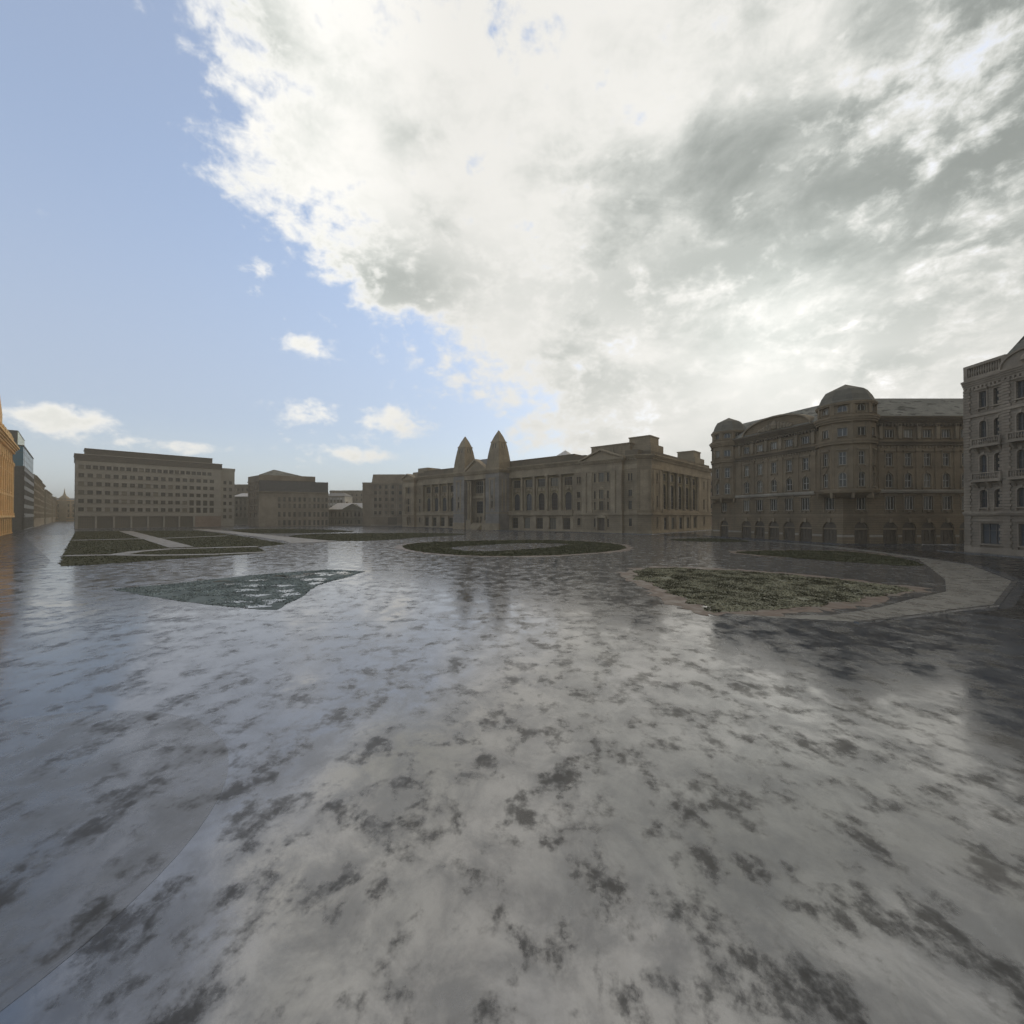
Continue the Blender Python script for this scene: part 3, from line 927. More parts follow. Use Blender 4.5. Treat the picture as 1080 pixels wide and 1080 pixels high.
        for fr, half in wins:
            for v, ww, hh, kw in ((11.05, 1.2, 2.75, dict(arch=1.0, surround=.2)), (15.25, 1.15, 2.5, dict(surround=.18, hood='flat')),
                                  (20.7, 1.5, 1.6, dict(surround=.12, sill=.1, cols=2, rows=1)), (25.35, 1.5, 1.35, dict(arch=.8, surround=.16, sill=.1, cols=2, rows=1))):
                o = add_window(b, fr, half, v, ww, hh, **dict(T, **kw))
                o.parent = to
                o.location = fr.P(half, v)
                o.location.x -= b.base[0]
                o.location.y -= b.base[1]
                for ch in list(o.children):          # panes join their frame: one level below the turret
                    ch.parent = to
                    ch.location = o.location
                    ch.rotation_euler = o.rotation_euler
        for z, h, o in ((9.9, .32, .5), (10.222, .4, .65), (19.2, .5, .3), (19.702, .22, .42), (23.4, .4, .25), (23.802, .4, .45), (24.204, .4, .6), (26.7, .28, .2), (26.982, .25, .32)):
            tr.lathe(cx, cy, [(rad - .4, z), (rad + o, z), (rad + o, z + h), (rad - .4, z + h)], 36)
        tr.lathe(cx, cy, [(rad * .45, 8.9), (rad * .75, 9.2), (rad * .95, 9.6), (rad + .3, 9.898)], 36)
        for k in range(n):
            th = R(ang0 + st * (k + .5))
            px, py = cx + math.sin(th) * (rad + .2), cy - math.cos(th) * (rad + .2)
            ff = Frame((px, py), (math.cos(th), math.sin(th)))
            tr.extr(ff, [(-.14, 8.9), (.14, 8.9), (.24, 9.88), (-.24, 9.88)], -.8, .2)
        b.part('turret_moulding', tr, 'hotel', parent=to)
        sc = rad / 4.6
        a_ = R(ang0 + st / 2 - 90)
        dm.lathe(cx, cy, [(rad + .34, 27.24), (rad + .3, 27.4), (rad * 1.0, 27.7), (rad * .9, 28.8), (rad * .74, 29.2 + .75 * sc), (.08, 29.25 + 2.3 * sc)], n, a0=a_, a1=a_ + 2 * math.pi)
        b.part('dome', dm, 'roof_dome', parent=to)
    turret(66.2, 84.5, 4.6, -5, (0, 1, 8, 7))
    turret(57.0, 112.0, 3.95, -73 + 40, (0, 8, 7, 1))
    # corner pilaster where the two lower walls meet, pale corner stone at the far end
    trim.box(l, .0, .45, 0, 1.75, -.02, .3)
    b.part('lower_wall', low, 'hotel_low')
    b.part('wall', up, 'hotel')
    b.part('stone_trim', trim, 'hotel_trim')
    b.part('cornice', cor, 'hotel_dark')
hotel()

# ---- pale banded mansion at the right edge
def mansion():
    f = Frame((68.7, 64.7), (0, -1))
    b = Thing('mansion_block', (68.7, 64.7), 'pale banded stone mansion with balconies at the right edge of the square', 'building')
    wall, trim, cor, roof = MB(), MB(), MB(), MB()
    T = dict(trim='mansion_trim', frame='frame_dark', pane='glass_grey')
    bays = []
    u = 0.0
    segs = [(0, 5.5, 0.0, (2.6, 4.5)), (5.5, 11.7, .45, (7.6, 9.6)), (11.7, 17.2, 0.0, (13.3, 15.2)), (17.2, 22.7, 0.0, (18.8, 20.7)), (22.7, 28.9, .45, (24.8, 26.8)), (28.9, 34.4, 0, (30.7, 32.6))]
    for a, e, w, us in segs:
        fr = f.off(w)
        uc = sum(us) / 2
        ops = [op(uc, 1.45, 2.7, 2.95)]
        for x in us:
            ops += [op(x, 6.7, 1.0, 2.6, 1.0), op(x, 11.3, .95, 3.1, 1.0), op(x, 16.35, .95, 3.05, 1.0), op(x, 21.3, .95, 2.35)]
        wall.wall(fr, a, e, 0, 25.6, ops, .32)
        if w:
            for q in (a, e):
                wall.face([fr.P(q, 0), fr.P(q, 0, -w), fr.P(q, 25.6, -w), fr.P(q, 25.6)])
        sh = add_window(b, fr, uc, 1.45, 2.7, 2.95, **dict(T, surround=.18, sill=.2, cols=3, rows=2, hood='flat'))
        for x in us:
            add_window(b, fr, x, 6.7, 1.0, 2.6, **dict(T, arch=1.0, surround=.16))
            add_window(b, fr, x, 11.3, .95, 3.1, **dict(T, arch=1.0, surround=.18))
            add_window(b, fr, x, 16.35, .95, 3.05, **dict(T, arch=1.0, surround=.18))
            add_window(b, fr, x, 21.3, .95, 2.35, **dict(T, surround=.2, hood='flat'))
        for z in (10.75, 15.8):                           # balconies on consoles
            bl = MB()
            x0, x1 = us[0] - 1.0, us[1] + 1.0
            bl.box(fr, x0, x1, z - .35, z - .1, -.02, .95)
            bl.box(fr, x0 + .05, x1 - .05, z - .098, z + .05, -.02, .85)
            bl.box(fr, x0, x1, z + .85, z + 1.0, .68, .92)
            n = 13
            for k in range(n):
                xx = x0 + .15 + (x1 - x0 - .3) * k / (n - 1)
                bl.lathe(*fr.P(xx, 0, .8)[:2], [(.09, z + .052), (.05, z + .2), (.1, z + .4), (.05, z + .7), (.09, z + .848)], 6)
            for xx in (x0 + .12, x1 - .12):
                bl.box(fr, xx - .12, xx + .12, z + .052, z + .848, .69, .91)
            for xx in (x0 + .35, uc, x1 - .35):
                bl.hexa([fr.P(xx - .14, z - 1.2, .15), fr.P(xx + .14, z - 1.2, .15), fr.P(xx + .14, z - 1.2, -.02), fr.P(xx - .14, z - 1.2, -.02)],
                        [fr.P(xx - .14, z - .352, .8), fr.P(xx + .14, z - .352, .8), fr.P(xx + .14, z - .352, -.02), fr.P(xx - .14, z - .352, -.02)])
            b.part('balcony', bl, 'mansion_trim')
        # banded quoins at the edges of each bay, every course a block of its own
        for q0, q1 in ((a, a + 1.0), (e - .9, e)):
            z, k = 0.35, 0
            while z < 24.2:
                ind = .0 if k % 2 else .16
                trim.box(fr, q0 + (0 if q0 == a else ind), q1 - (ind if q0 == a else 0), z, z + .36, -.02, .15)
                z += .43
                k += 1
        for lv in ((5.55, 5.8, .3), (10.0, 10.25, .18), (20.1, 20.5, .22)):
            sc_ = MB()
            sc_.box(fr, a, e, lv[0], lv[1], -.02, lv[2])
            if lv[0] < 6:
                sc_.box(fr, a, e, 5.802, 6.05, -.02, .45)
            b.part('string_course', sc_, 'mansion_trim')
        trim.box(fr, a, e, 0, .9, -.02, .2)
        cornice(cor, fr, a, e, 24.6, 1.1, .5, 4)
        dentils(cor, fr, a, e, 24.25, .33, .22, .55)
        pa = MB()
        if not w:
            pa.box(fr, a, e, 25.72, 26.2, -.4, .05)
            pa.box(fr, a, e, 27.6, 28.0, -.42, .08)
            n = 16
            for k in range(n):
                xx = a + .3 + (e - a - .6) * k / (n - 1)
                pa.lathe(*fr.P(xx, 0, -.17)[:2], [(.1, 26.202), (.07, 26.4), (.13, 26.8), (.07, 27.3), (.1, 27.598)], 6)
            for xx in (a + .25, e - .25):
                pa.box(fr, xx - .25, xx + .25, 26.202, 27.598, -.4, .06)
            b.part('balustrade', pa, 'mansion_trim')
        else:
            hw = (e - a) / 2
            arc = [(uc + hw * math.cos(math.pi * i / 12), 25.72 + 2.0 * math.sin(math.pi * i / 12) ** .9) for i in range(13)]
            pa.extr(fr, arc, -1.2, .1)
            for i in range(12):
                p, q = arc[i], arc[i + 1]
                pa.extr(fr, [p, (uc + (p[0] - uc) * 1.1, 25.72 + (p[1] - 25.72) * 1.13), (uc + (q[0] - uc) * 1.1, 25.72 + (q[1] - 25.72) * 1.13), q], -.6, .35)
            pa.lathe(*fr.P(uc, 0, .2)[:2], [(.3, 25.8), (.7, 26.2), (.6, 26.7), (.25, 27.1), (.02, 27.3)], 10)
            b.part('gable', pa, 'mansion_trim')
    body(wall, f, 0, 34.4, 0, 25.6, 22, top=True)
    wall.box(f, 0, 34.4, 25.61, 28.0, -1.2, -.5)
    roof.hexa([f.P(1.5, 25.72, -1.3), f.P(34.4, 25.72, -1.3), f.P(34.4, 25.72, -21), f.P(1.5, 25.72, -21)],
              [f.P(8.0, 34.5, -4.2), f.P(30, 34.5, -4.2), f.P(30, 34.5, -17), f.P(8.0, 34.5, -17)])
    b.part('wall', wall, 'mansion')
    b.part('quoins', trim, 'mansion_trim')
    b.part('cornice', cor, 'mansion_trim')
    b.part('roof', roof, 'roof_grey')
mansion()

# ---- grey office slab (left)
def office():
    f = Frame((-181.1, 176.8), (.69, .7238))
    b = Thing('office_block', f.P(25, 0), 'broad flat grey office slab with six even rows of square windows', 'building')
    wall, trim, dk = MB(), MB(), MB()
    W = 51.2
    rows = (22.51, 18.99, 15.39, 11.75, 8.23)
    cols = [1.75 + 2.674 * i for i in range(18)]
    top = [1.7 + 2.12 * i for i in range(22)]
    ops, items = [], []
    for v in rows:
        for i, u in enumerate(cols):
            h = 2.5 if (i > 13 and v < 12.5) else 1.65
            ops.append(op(u, v - (.85 if h < 2 else 1.3), 1.7, h))
            items.append((u, v - (.85 if h < 2 else 1.3), 1.7, h))
    for u in top:
        ops.append(op(u, 25.25, 1.6, 1.6))
        items.append((u, 25.25, 1.6, 1.6))
    gb = [(u0, u0 + 5.0) for u0 in [.9 + 5.65 * i for i in range(7)]]
    wall.wall(f, 0, W, 5.5, 28.7, ops, .35)
    wall.wall(f, 0, W, 0, 5.5, [(a, e, .15, 5.2) for a, e in gb], .8)
    far = MB()
    T = dict(surround=0, sill=.1, depth=.3, frame='frame_dark', trim='office', cols=2, rows=1)
    items.sort(key=lambda x: -x[0])
    for k, (u, v, w, h) in enumerate(items):
        if k < len(items) - 84:
            far.box(f, u - w / 2, u + w / 2, v, v + h, -.32, -.28)
        else:
            add_window(b, f, u, v, w, h, **T)
    fo = b.part('window_row', far, 'glass')
    if fo:
        fo['kind'] = 'stuff'
    for a, e in gb:
        add_window(b, f.off(-.45), (a + e) / 2, .15, e - a, 5.05, name='shop_window', surround=0, sill=0, depth=.3, frame='frame_dark', trim='office', cols=7, rows=4, pane='glass_tan')
    for a, e in gb:
        trim.box(f, e + .1, e + .55, 0, 5.5, -.02, .18)
    trim.box(f, 0, W, 5.5, 5.95, -.02, .22)
    for k in range(19):
        u = .42 + 2.674 * k
        trim.box(f, u - .12, u + .12, 6.0, 24.4, -.02, .06)
    bk = MB()
    bk.box(f, 40.6, W - .1, .2, 5.3, -.1, .1)
    bk.box(f, 40.6, W - .1, 2.4, 2.6, .1, .2)
    b.part('brick_panel', bk, 'office_brick', label='reddish brick panel at the foot of the slab')
    body(wall, f, 0, W, 0, 28.7, 16)
    dk.box(f, -.25, W + .25, 28.71, 31.2, -16.2, .3)
    dk.box(f, 2.8, 47.6, 31.45, 33.9, -14, -1.0)
    lt = MB()
    lt.box(f, -.4, W + .4, 31.202, 31.45, -16.4, .45)
    lt.box(f, 2.6, 47.8, 33.902, 34.05, -14.2, -.8)
    b.part('roof_edge', lt, 'office')
    b.part('roof_storey', dk, 'office_dark')
    # lower annex on the right
    a2 = f.off(-1.2)
    an = MB()
    ao = []
    for u in (53.0, 55.4):
        for v in (22.3, 18.9, 15.4, 11.8, 8.3, 5.0):
            ao.append(op(u, v - .85, 1.3, 1.7))
            add_window(b, a2, u, v - .85, 1.3, 1.7, **T)
    an.wall(a2, W, 57.2, 0, 28.2, ao, .3)
    body(an, a2, W, 57.2, 0, 28.2, 12)
    an.box(a2, W, 57.4, 28.21, 29.6, -12, .15)
    b.part('annex', an, 'office')
    b.part('wall', wall, 'office')
    b.part('pillar', trim, 'office')
office()

# ---- generic street houses
def block(name, label, O, d, W, H, rows, cols, win=(1.2, 1.9), depth=14, wallm='taupe', trimm='taupe_trim', base=0.0, roof=None, roofh=3.5, u_in=1.2,
          corn=.7, arch=0.0, hood='', attic=None, group=None, cat='building', glassm='glass', shops=0, groupcols=None, flat=.5, ledges=()):
    f = Frame(O, d)
    b = Thing(name, f.P(W / 2, 0), label, cat, group)
    wall, trim, cor = MB(), MB(), MB()
    us = groupcols or [u_in + (W - 2 * u_in) * (i + .5) / cols for i in range(cols)]
    w, h = win
    ops = [op(u, v, w, h, arch) for v in rows for u in us]
    so = []
    if shops:
        so = [(W * (i + .16) / shops, W * (i + .84) / shops, .3, base - .8) for i in range(shops)]
        ops += so
    wall.wall(f, 0, W, 0, H, ops, .3)
    body(wall, f, 0, W, 0, H, depth)
    for v in rows:
        for u in us:
            add_window(b, f, u, v, w, h, arch=arch, surround=.16, hood=hood, sill=.14, trim=trimm, frame='frame_dark', pane=glassm)
    for q in so:
        add_window(b, f, (q[0] + q[1]) / 2, q[2], q[1] - q[0], q[3] - q[2], name='shop_window', surround=.0, sill=0, trim=trimm, frame='frame_dark', cols=3, rows=2, pane=glassm)
    cornice(cor, f, 0, W, H - .9, .9, corn, 3)
    for z in ledges:
        cor.box(f, 0, W, z, z + .3, -.02, .25)
    if base:
        cor.box(f, 0, W, base - .2, base + .2, -.02, .3)
        trim.box(f, 0, W, 0, .6, -.02, .14)
    for k in range(len(us) + 1):
        if k == 0:
            u = us[0] - (us[1] - us[0]) / 2 if len(us) > 1 else .4
        elif k == len(us):
            u = us[-1] + (us[-1] - us[-2]) / 2 if len(us) > 1 else W - .4
        else:
            u = (us[k - 1] + us[k]) / 2
        if .3 < u < W - .3:
            trim.box(f, u - .22, u + .22, base + .22, H - 1.0, -.02, .08)
    if attic:
        mt, h2, inset = attic
        at = MB()
        at.taper(f, inset, W - inset, H + .01, H + h2, -depth + inset, -inset, .6, .6)
        b.part('attic_storey', at, mt)
    if roof:
        rf = MB()
        z = H + .012
        rf.hexa([f.P(-.3, z, .4), f.P(W + .3, z, .4), f.P(W + .3, z, -depth - .2), f.P(-.3, z, -depth - .2)],
                [f.P(min(2.5, W * .3), z + roofh, -depth * .4), f.P(W - min(2.5, W * .3), z + roofh, -depth * .4), f.P(W - min(2.5, W * .3), z + roofh, -depth * .6), f.P(min(2.5, W * .3), z + roofh, -depth * .6)])
        ro = b.part('roof', rf, roof)
        cm = MB()
        for q in (.25, .7):
            cm.box(f, W * q - .4, W * q + .4, z + roofh * .4, z + roofh + .9, -depth * .62, -depth * .54)
        b.part('chimney', cm, 'taupe', parent=ro)
    else:
        pp = MB()
        pp.box(f, 0, W, H + .002, H + flat, -.35, .05)
        pp.box(f, 0, W, H + .002, H + flat, -depth, -depth + .3)
        b.part('parapet', pp, wallm)
    b.part('wall', wall, wallm)
    b.part('stone_trim', trim, trimm)
    b.part('cornice', cor, trimm)
    return b, f

# second block: stone lower floors, dark clad upper storeys, tower-like left wing
def town_block():
    O, d = (-130.0, 219.0), (.9055, .4244)
    f = Frame(O, d)
    b = Thing('town_block', O, 'brown corner block with dark clad top storeys and a low pyramid roof', 'building')
    wall, trim, dk, lt = MB(), MB(), MB(), MB()
    cols = [9.25 + 2.39 * i for i in range(8)] + [27.9, 30.0, 31.9]
    rows = ((13.0, 2.3), (9.6, 2.3), (5.0, 2.5), (.4, 2.8))
    ops = [op(u, v, 1.15, h) for u in cols for v, h in rows]
    wall.wall(f, 0, 32.8, 0, 17.3, ops, .4)
    for u in cols:
        for v, h in rows:
            add_window(b, f, u, v, 1.15, h, surround=.14, sill=.14, trim='taupe_trim', frame='frame_dark')
    for z in (4.0, 8.3):
        trim.box(f, 8, 32.8, z, z + .35, -.02, .3)
    for u in (8.2, 26.8):
        trim.box(f, u - .35, u + .35, 0, 17.2, -.02, .2)
    for k in range(6):
        trim.box(f, .9 + k * 1.25, 1.2 + k * 1.25, .5, 16.8, -.02, .14)
    cornice(trim, f, -.1, 32.9, 17.302, .8, .8, 3)
    body(wall, f, 0, 32.8, 0, 17.3, 20)
    b.part('lower_wall', wall, 'taupe_trim')
    wall = MB()
    # left wing face, running back
    s = Frame((O[0] - .7568 * 15.9, O[1] + .6537 * 15.9), (.7568, -.6537))
    so = [op(u, v, 1.3, 2.0) for u in (2.6, 6.2, 9.8, 13.4) for v in (5, 8.6, 12.2, 15.8, 19.4)]
    wall.wall(s, 0, 15.9, 0, 26.4, so, .3)
    for o in so:
        add_window(b, s, (o[0] + o[1]) / 2, o[2], 1.3, 2.0, surround=.14, sill=.12, trim='taupe_trim', frame='frame_dark')
    trim.box(s, 0, 15.9, 23.2, 23.7, -.02, .4)
    trim.box(s, 0, 15.9, 4.0, 4.35, -.02, .25)
    body(wall, f, 0, 26.3, 17.31, 26.4, 20)
    dk.box(f, .05, 26.2, 18.11, 23.9, -1, -.25)
    dk.box(f, 26.2, 32.7, 18.11, 23.7, -18, -.25)
    for k in range(27):
        dk.box(f, .3 + k * 1.2, .45 + k * 1.2, 18.12, 23.6, -.24, -.1)
    wall.box(f, 0, 26.3, 23.91, 26.6, -20, .1)
    b.part('clad_storey', dk, 'panel')
    rf = MB()
    rf.hexa([f.P(0, 26.61, 0), f.P(20, 26.61, 0), f.P(20, 26.61, -19), f.P(0, 26.61, -19)],
            [f.P(6, 30.0, -6), f.P(7, 30.0, -6), f.P(7, 30.0, -8), f.P(6, 30.0, -8)])
    b.part('roof', rf, 'roof_grey')
    b.part('wall', wall, 'taupe')
    b.part('stone_trim', trim, 'taupe_trim')
town_block()
# behind and between, left to right (positions in metres)
block('rear_house', 'low greenish house in the gap beside the grey office slab', (-166.5, 254), (1, .06), 17, 17.0, (5.2, 8.8, 12.4), 6, wallm='grey_house', roof='roof_pale', roofh=2.2, base=4.4)
block('rear_block', 'plain taller block rising behind the low greenish house', (-186, 285), (1, .02), 24, 26.0, (6, 10, 14, 18, 22), 7, wallm='taupe', base=4)
bp, fp = block('low_palace', 'low grey house with a small central pediment and pale roof', (-105.8, 246), (1, 0), 28.5, 9.2, (.8, 5.2), 12, win=(1.1, 2.3), wallm='grey_house', base=4.4, roof='roof_pale', roofh=3.8, depth=16, u_in=.6)
pm = MB()
pm.extr(fp.off(.3), [(9.0, 9.22), (19.0, 9.22), (14, 12.0)], -6, .2)
for q in (-1, 1):
    pts = [(14 + q * 5.6, 9.222), (14 + q * 5.0, 9.222), (14, 12.02), (14, 12.5), (14 + q * 5.6, 9.6)]
    pm.extr(fp.off(.3), pts if q < 0 else list(reversed(pts)), -6, .5)
bp.part('pediment', pm, 'grey_house')
block('warehouse', 'wide brown block with a flat roof far behind the low pedimented house', (-141, 330), (1, -.05), 46, 24.6, (5, 9, 13, 17, 20.6), 12, wallm='taupe', base=4, depth=30)
block('white_house', 'small white walled house behind the dark clad corner block', (-128.5, 292), (1, 0), 14, 19.0, (10.5, 14.5), 5, wallm='white_wall', base=4, roof='roof_dark', roofh=2.4)
# five storey block left of the palace
bm, fm = block('mansard_block', 'five storey brown block with a dark mansard beside the palace', (-77.8, 235), (1, -.03), 26, 23.4, (6.2, 10.0, 13.6, 17.2, 20.4), 6, win=(1.5, 1.9), wallm='taupe', base=5.2, depth=18,
               attic=('taupe', 5.0, .3), groupcols=[2.6, 5.2, 8.6, 12.2, 16.4, 20.4], ledges=(9.2, 12.8))
dm = MB()
dm.box(fm, 9.6, 14.6, 0, 4.6, -.02, .06)
for k in range(5):
    dm.box(fm, 9.9 + k * .95, 10.5 + k * .95, .2, 4.2, .06, .1)
bm.part('door', dm, 'wood')
wg = MB()
wg.box(fm, -4.8, -.02, 0, 23.3, -16, -.4)
wg.box(fm, -4.9, -.02, 23.302, 23.9, -16, -.2)
bm.part('side_wing', wg, 'taupe')
block('pink_house', 'narrow faded pink house glimpsed between the palace and the turreted block', (93, 205), (1, .1), 22, 24.5, (5.4, 9.2, 13, 16.8, 20.2), 6, wallm='pink', base=4.4, roof='roof_dark', roofh=3.4)

# ---- left side street: everything stands on one street line running back
SO, SD = (-156.8, 133.8), (-.7148, .6993)
sf = Frame(SO, SD)
def street(t, w=0.0):
    p = sf.P(t, 0, w)
    return (p[0], p[1])
def bank():
    f = Frame(street(-62), SD)
    b = Thing('ochre_bank', street(-30), 'sunlit ochre limestone building at the left edge with tall pilasters', 'building')
    wall, trim, cor = MB(), MB(), MB()
    W = 62.0
    us = [2.6 + 5.2 * i for i in range(12)]
    ops = []
    for u in us:
        ops += [op(u, .4, 2.6, 4.2, 1.0), op(u, 7.0, 2.0, 4.0), op(u, 12.6, 2.0, 4.2, 1.0), op(u, 18.4, 1.8, 2.8), op(u, 22.6, 1.6, 1.8)]
    wall.wall(f, 0, W, 0, 25.6, ops, .4)
    for u in us:
        kw = dict(trim='ochre_trim', frame='frame_dark', surround=.24, pane='glass_grey')
        add_window(b, f, u, .4, 2.6, 4.2, **dict(kw, arch=1.0, cols=2))
        add_window(b, f, u, 7.0, 2.0, 4.0, **dict(kw, hood='pediment'))
        add_window(b, f, u, 12.6, 2.0, 4.2, **dict(kw, arch=1.0))
        add_window(b, f, u, 18.4, 1.8, 2.8, **dict(kw, hood='flat'))
        add_window(b, f, u, 22.6, 1.6, 1.8, **kw)
    for k in range(13):
        u = min(max(5.2 * k, .6), W - .6)
        pl = MB()
        pl.box(f, u - .55, u + .55, 6.4, 21.0, -.02, .35)
        pl.box(f, u - .75, u + .75, 21.002, 22.0, -.02, .5)
        pl.box(f, u - .7, u + .7, 5.6, 6.398, -.02, .5)
        b.part('pilaster', pl, 'ochre_trim')
    cor.box(f, 0, W, 5.0, 5.58, -.02, .6)
    cornice(cor, f, 0, W, 25.2, 1.8, 1.4, 4, ends=1)
    dentils(cor, f, 0, W, 24.8, .38, .6, .8)
    body(wall, f, 0, W, 0, 25.6, 26)
    par = MB()
    par.box(f, 0, W, 27.02, 28.3, -.8, .1)
    for k in range(13):                              # crenellated parapet with small turrets
        u = min(max(5.2 * k, .8), W - .8)
        par.box(f, u - .7, u + .7, 28.302, 29.8, -.8, .2)
        par.taper(f, u - .6, u + .6, 29.802, 31.2, -.7, .1, .5, .35)
    # big stepped gable towards the near end
    par.box(f, 22, 36, 28.302, 33.0, -2, -.1)
    par.extr(f, [(22, 33.002), (36, 33.002), (29, 38.0)], -2, -.1)
    par.lathe(*f.P(29, 0, -1)[:2], [(.7, 37.2), (.5, 38.2), (.8, 38.6), (.02, 40.4)], 8)
    b.part('parapet', par, 'ochre_trim')
    rf = MB()
    rf.hexa([f.P(.5, 25.7, -2.2), f.P(W - .5, 25.7, -2.2), f.P(W - .5, 25.7, -25), f.P(.5, 25.7, -25)],
            [f.P(5, 31, -10), f.P(W - 5, 31, -10), f.P(W - 5, 31, -17), f.P(5, 31, -17)])
    b.part('roof', rf, 'roof_dark')
    b.part('wall', wall, 'ochre')
    b.part('cornice', cor, 'ochre_trim')
bank()
def glass_office():
    f = Frame(street(44), SD)
    b = Thing('glass_office', street(70), 'dark office building with blue glazed top floors and a pale green glass box behind', 'building')
    base, gl, fin, tall = MB(), MB(), MB(), MB()
    W = 54.0
    e = Frame(f.P(0, 0, -24)[:2], f.n)   # end wall towards the square
    n = 9
    for fr, L, k in ((f, W, 9), (e, 24.0, 4)):
        lo = []
        for i in range(k):
            u = L * (i + .5) / k
            for v in (6.4, 10.0, 13.6, 17.2, 20.8):
                lo.append(op(u, v, L / k * .72, 2.1))
            lo.append(op(u, .3, L / k * .76, 4.6))
        base.wall(fr, 0, L, 0, 24.4, lo, .35)
        for o in lo:
            add_window(b, fr, (o[0] + o[1]) / 2, o[2], o[1] - o[0], o[3] - o[2], surround=0, sill=0, frame='frame_dark', trim='panel', pane='glass_blue', cols=3, rows=1)
        base.box(fr, 0, L, 5.3, 5.8, -.02, .25)
        for i in range(k + 1):
            fin.box(fr, max(0, L * i / k - .15), min(L, L * i / k + .15), 5.9, 24.3, -.02, .03)
        for i in range(k * 2 + 1):
            fin.box(fr, max(.02, L * i / (2 * k) - .06), min(L - .02, L * i / (2 * k) + .06), 24.72, 32.2, -.31, -.27)
    base.box(f, 0, W, 24.41, 24.7, -24, .1)
    gl.box(f, .3, W - .3, 24.71, 32.4, -23.7, -.3)
    fin.box(f, .1, W - .1, 32.402, 32.8, -23.9, -.1)
    for z in (27.2, 29.8):
        fin.box(f, .28, W - .28, z, z + .12, -23.72, -.27)
    body(base, f, 0, W, 0, 24.4, 24)
    tall.box(f, 20, 53, 32.81, 40.5, -22.0, -3.0)
    to = b.part('green_glass_box', tall, 'glass_green')
    tf = MB()
    for k in range(15):
        if k < 11:
            tf.box(f, 21.5 + 3 * k - .06, 21.5 + 3 * k + .06, 32.9, 40.4, -3.01, -2.97)
    tf.box(f, 19.9, 53.1, 40.502, 40.8, -22.1, -2.9)
    ed = Frame(f.P(20, 0, -22)[:2], (f.n[0], f.n[1]))
    tf.box(ed, .05, 18.9, 32.9, 40.45, .02, .12)
    b.part('mullion', tf, 'frame_dark', parent=to)
    b.part('wall', base, 'panel')
    b.part('glazed_storey', gl, 'glass_blue')
    b.part('fin', fin, 'frame_dark')
glass_office()
hs = [(100, 56, 25.0, 'taupe', 'plain brown house just beyond the glass office in the side street'),
      (158, 52, 25.0, 'taupe', 'brown house with a raised attic, second beyond the glass office'),
      (212, 48, 22.6, 'grey_house', 'lower greenish house midway down the side street'),
      (262, 70, 23.6, 'taupe', 'brown house with a dark hipped roof further down the side street'),
      (334, 80, 21.0, 'taupe', 'dull brown flat topped house near the far end of the side street'),
      (416, 110, 24.0, 'taupe', 'last long brown house at the far end of the side street')]
for k, (t, W, H, mt, lab) in enumerate(hs):
    block('street_house', lab, street(t, -.5 * (k % 2)), SD, W, H, [4.6 + 3.6 * i for i in range(int((H - 6) / 3.6) + 1)][:6], max(4, int(W / 6)), win=(1.7, 2.1), wallm=mt, base=4.0,
          roof='roof_dark' if k % 2 else None, roofh=3.0, depth=16, group='houses along the side street', attic=('taupe', 5.0, 8.0) if k == 1 else None)
def church():
    bb, ff = block('spired_hall', 'pale hall with a thin spire closing the far end of the side street', (-466, 425), (.95, .3), 42, 21.5, (4, 9, 14.5), 10, win=(1.8, 3.2), wallm='tan', trimm='ochre_trim', base=3.4, roof='roof_dark', roofh=2, depth=18, arch=1.0)
    sp = MB()
    sp.box(ff, 11.6, 17.6, 0, 23, -5, .5)
    sp.taper(ff, 11.3, 17.9, 23.002, 26, -5.3, .8, 2.2, 2.0)
    c = ff.P(14.6, 0, -2.2)
    sp.lathe(c[0], c[1], [(1.3, 26.002), (1.2, 27), (.7, 28), (.06, 33.5)], 8)
    bb.part('spire', sp, 'tan')
church()
# ------------------------------------------------------------------ ground
M['paving'] = wet_ground('wet paving', (.064, .073, .083), (.031, .038, .049), (.024, .022, .019), thr=.54, rmin=.07, rmax=.22, spec=.78, ior=2.1, joints=1.2)  # bluish tint puts some of the sky's reflection into the stone colour
M['plaza'] = wet_ground('wet pale paving', (.105, .105, .104), (.062, .064, .066), (.03, .027, .023), thr=.55, rmin=.07, rmax=.24, spec=.76, ior=2.1, joints=1.2)
M['border'] = wet_ground('pale stone border', (.22, .205, .175), (.15, .14, .12), (.045, .04, .034), thr=.55, rmin=.2, rmax=.4, spec=.5, ior=1.5)
M['asphalt'] = wet_ground('wet asphalt', (.04, .039, .037), (.028, .027, .026), (.014, .013, .012), thr=.53, rmin=.10, rmax=.3, spec=.25, ior=1.5)
M['ring'] = wet_ground('wet round paving', (.105, .107, .108), (.070, .073, .076), (.035, .033, .03), thr=.565, rmin=.16, rmax=.36, spec=.62, ior=1.8)
M['path'] = wet_ground('wet gravel path', (.27, .24, .20), (.19, .17, .14), (.08, .07, .058), thr=.63, rmin=.4, rmax=.6, spec=.2, ior=1.45)

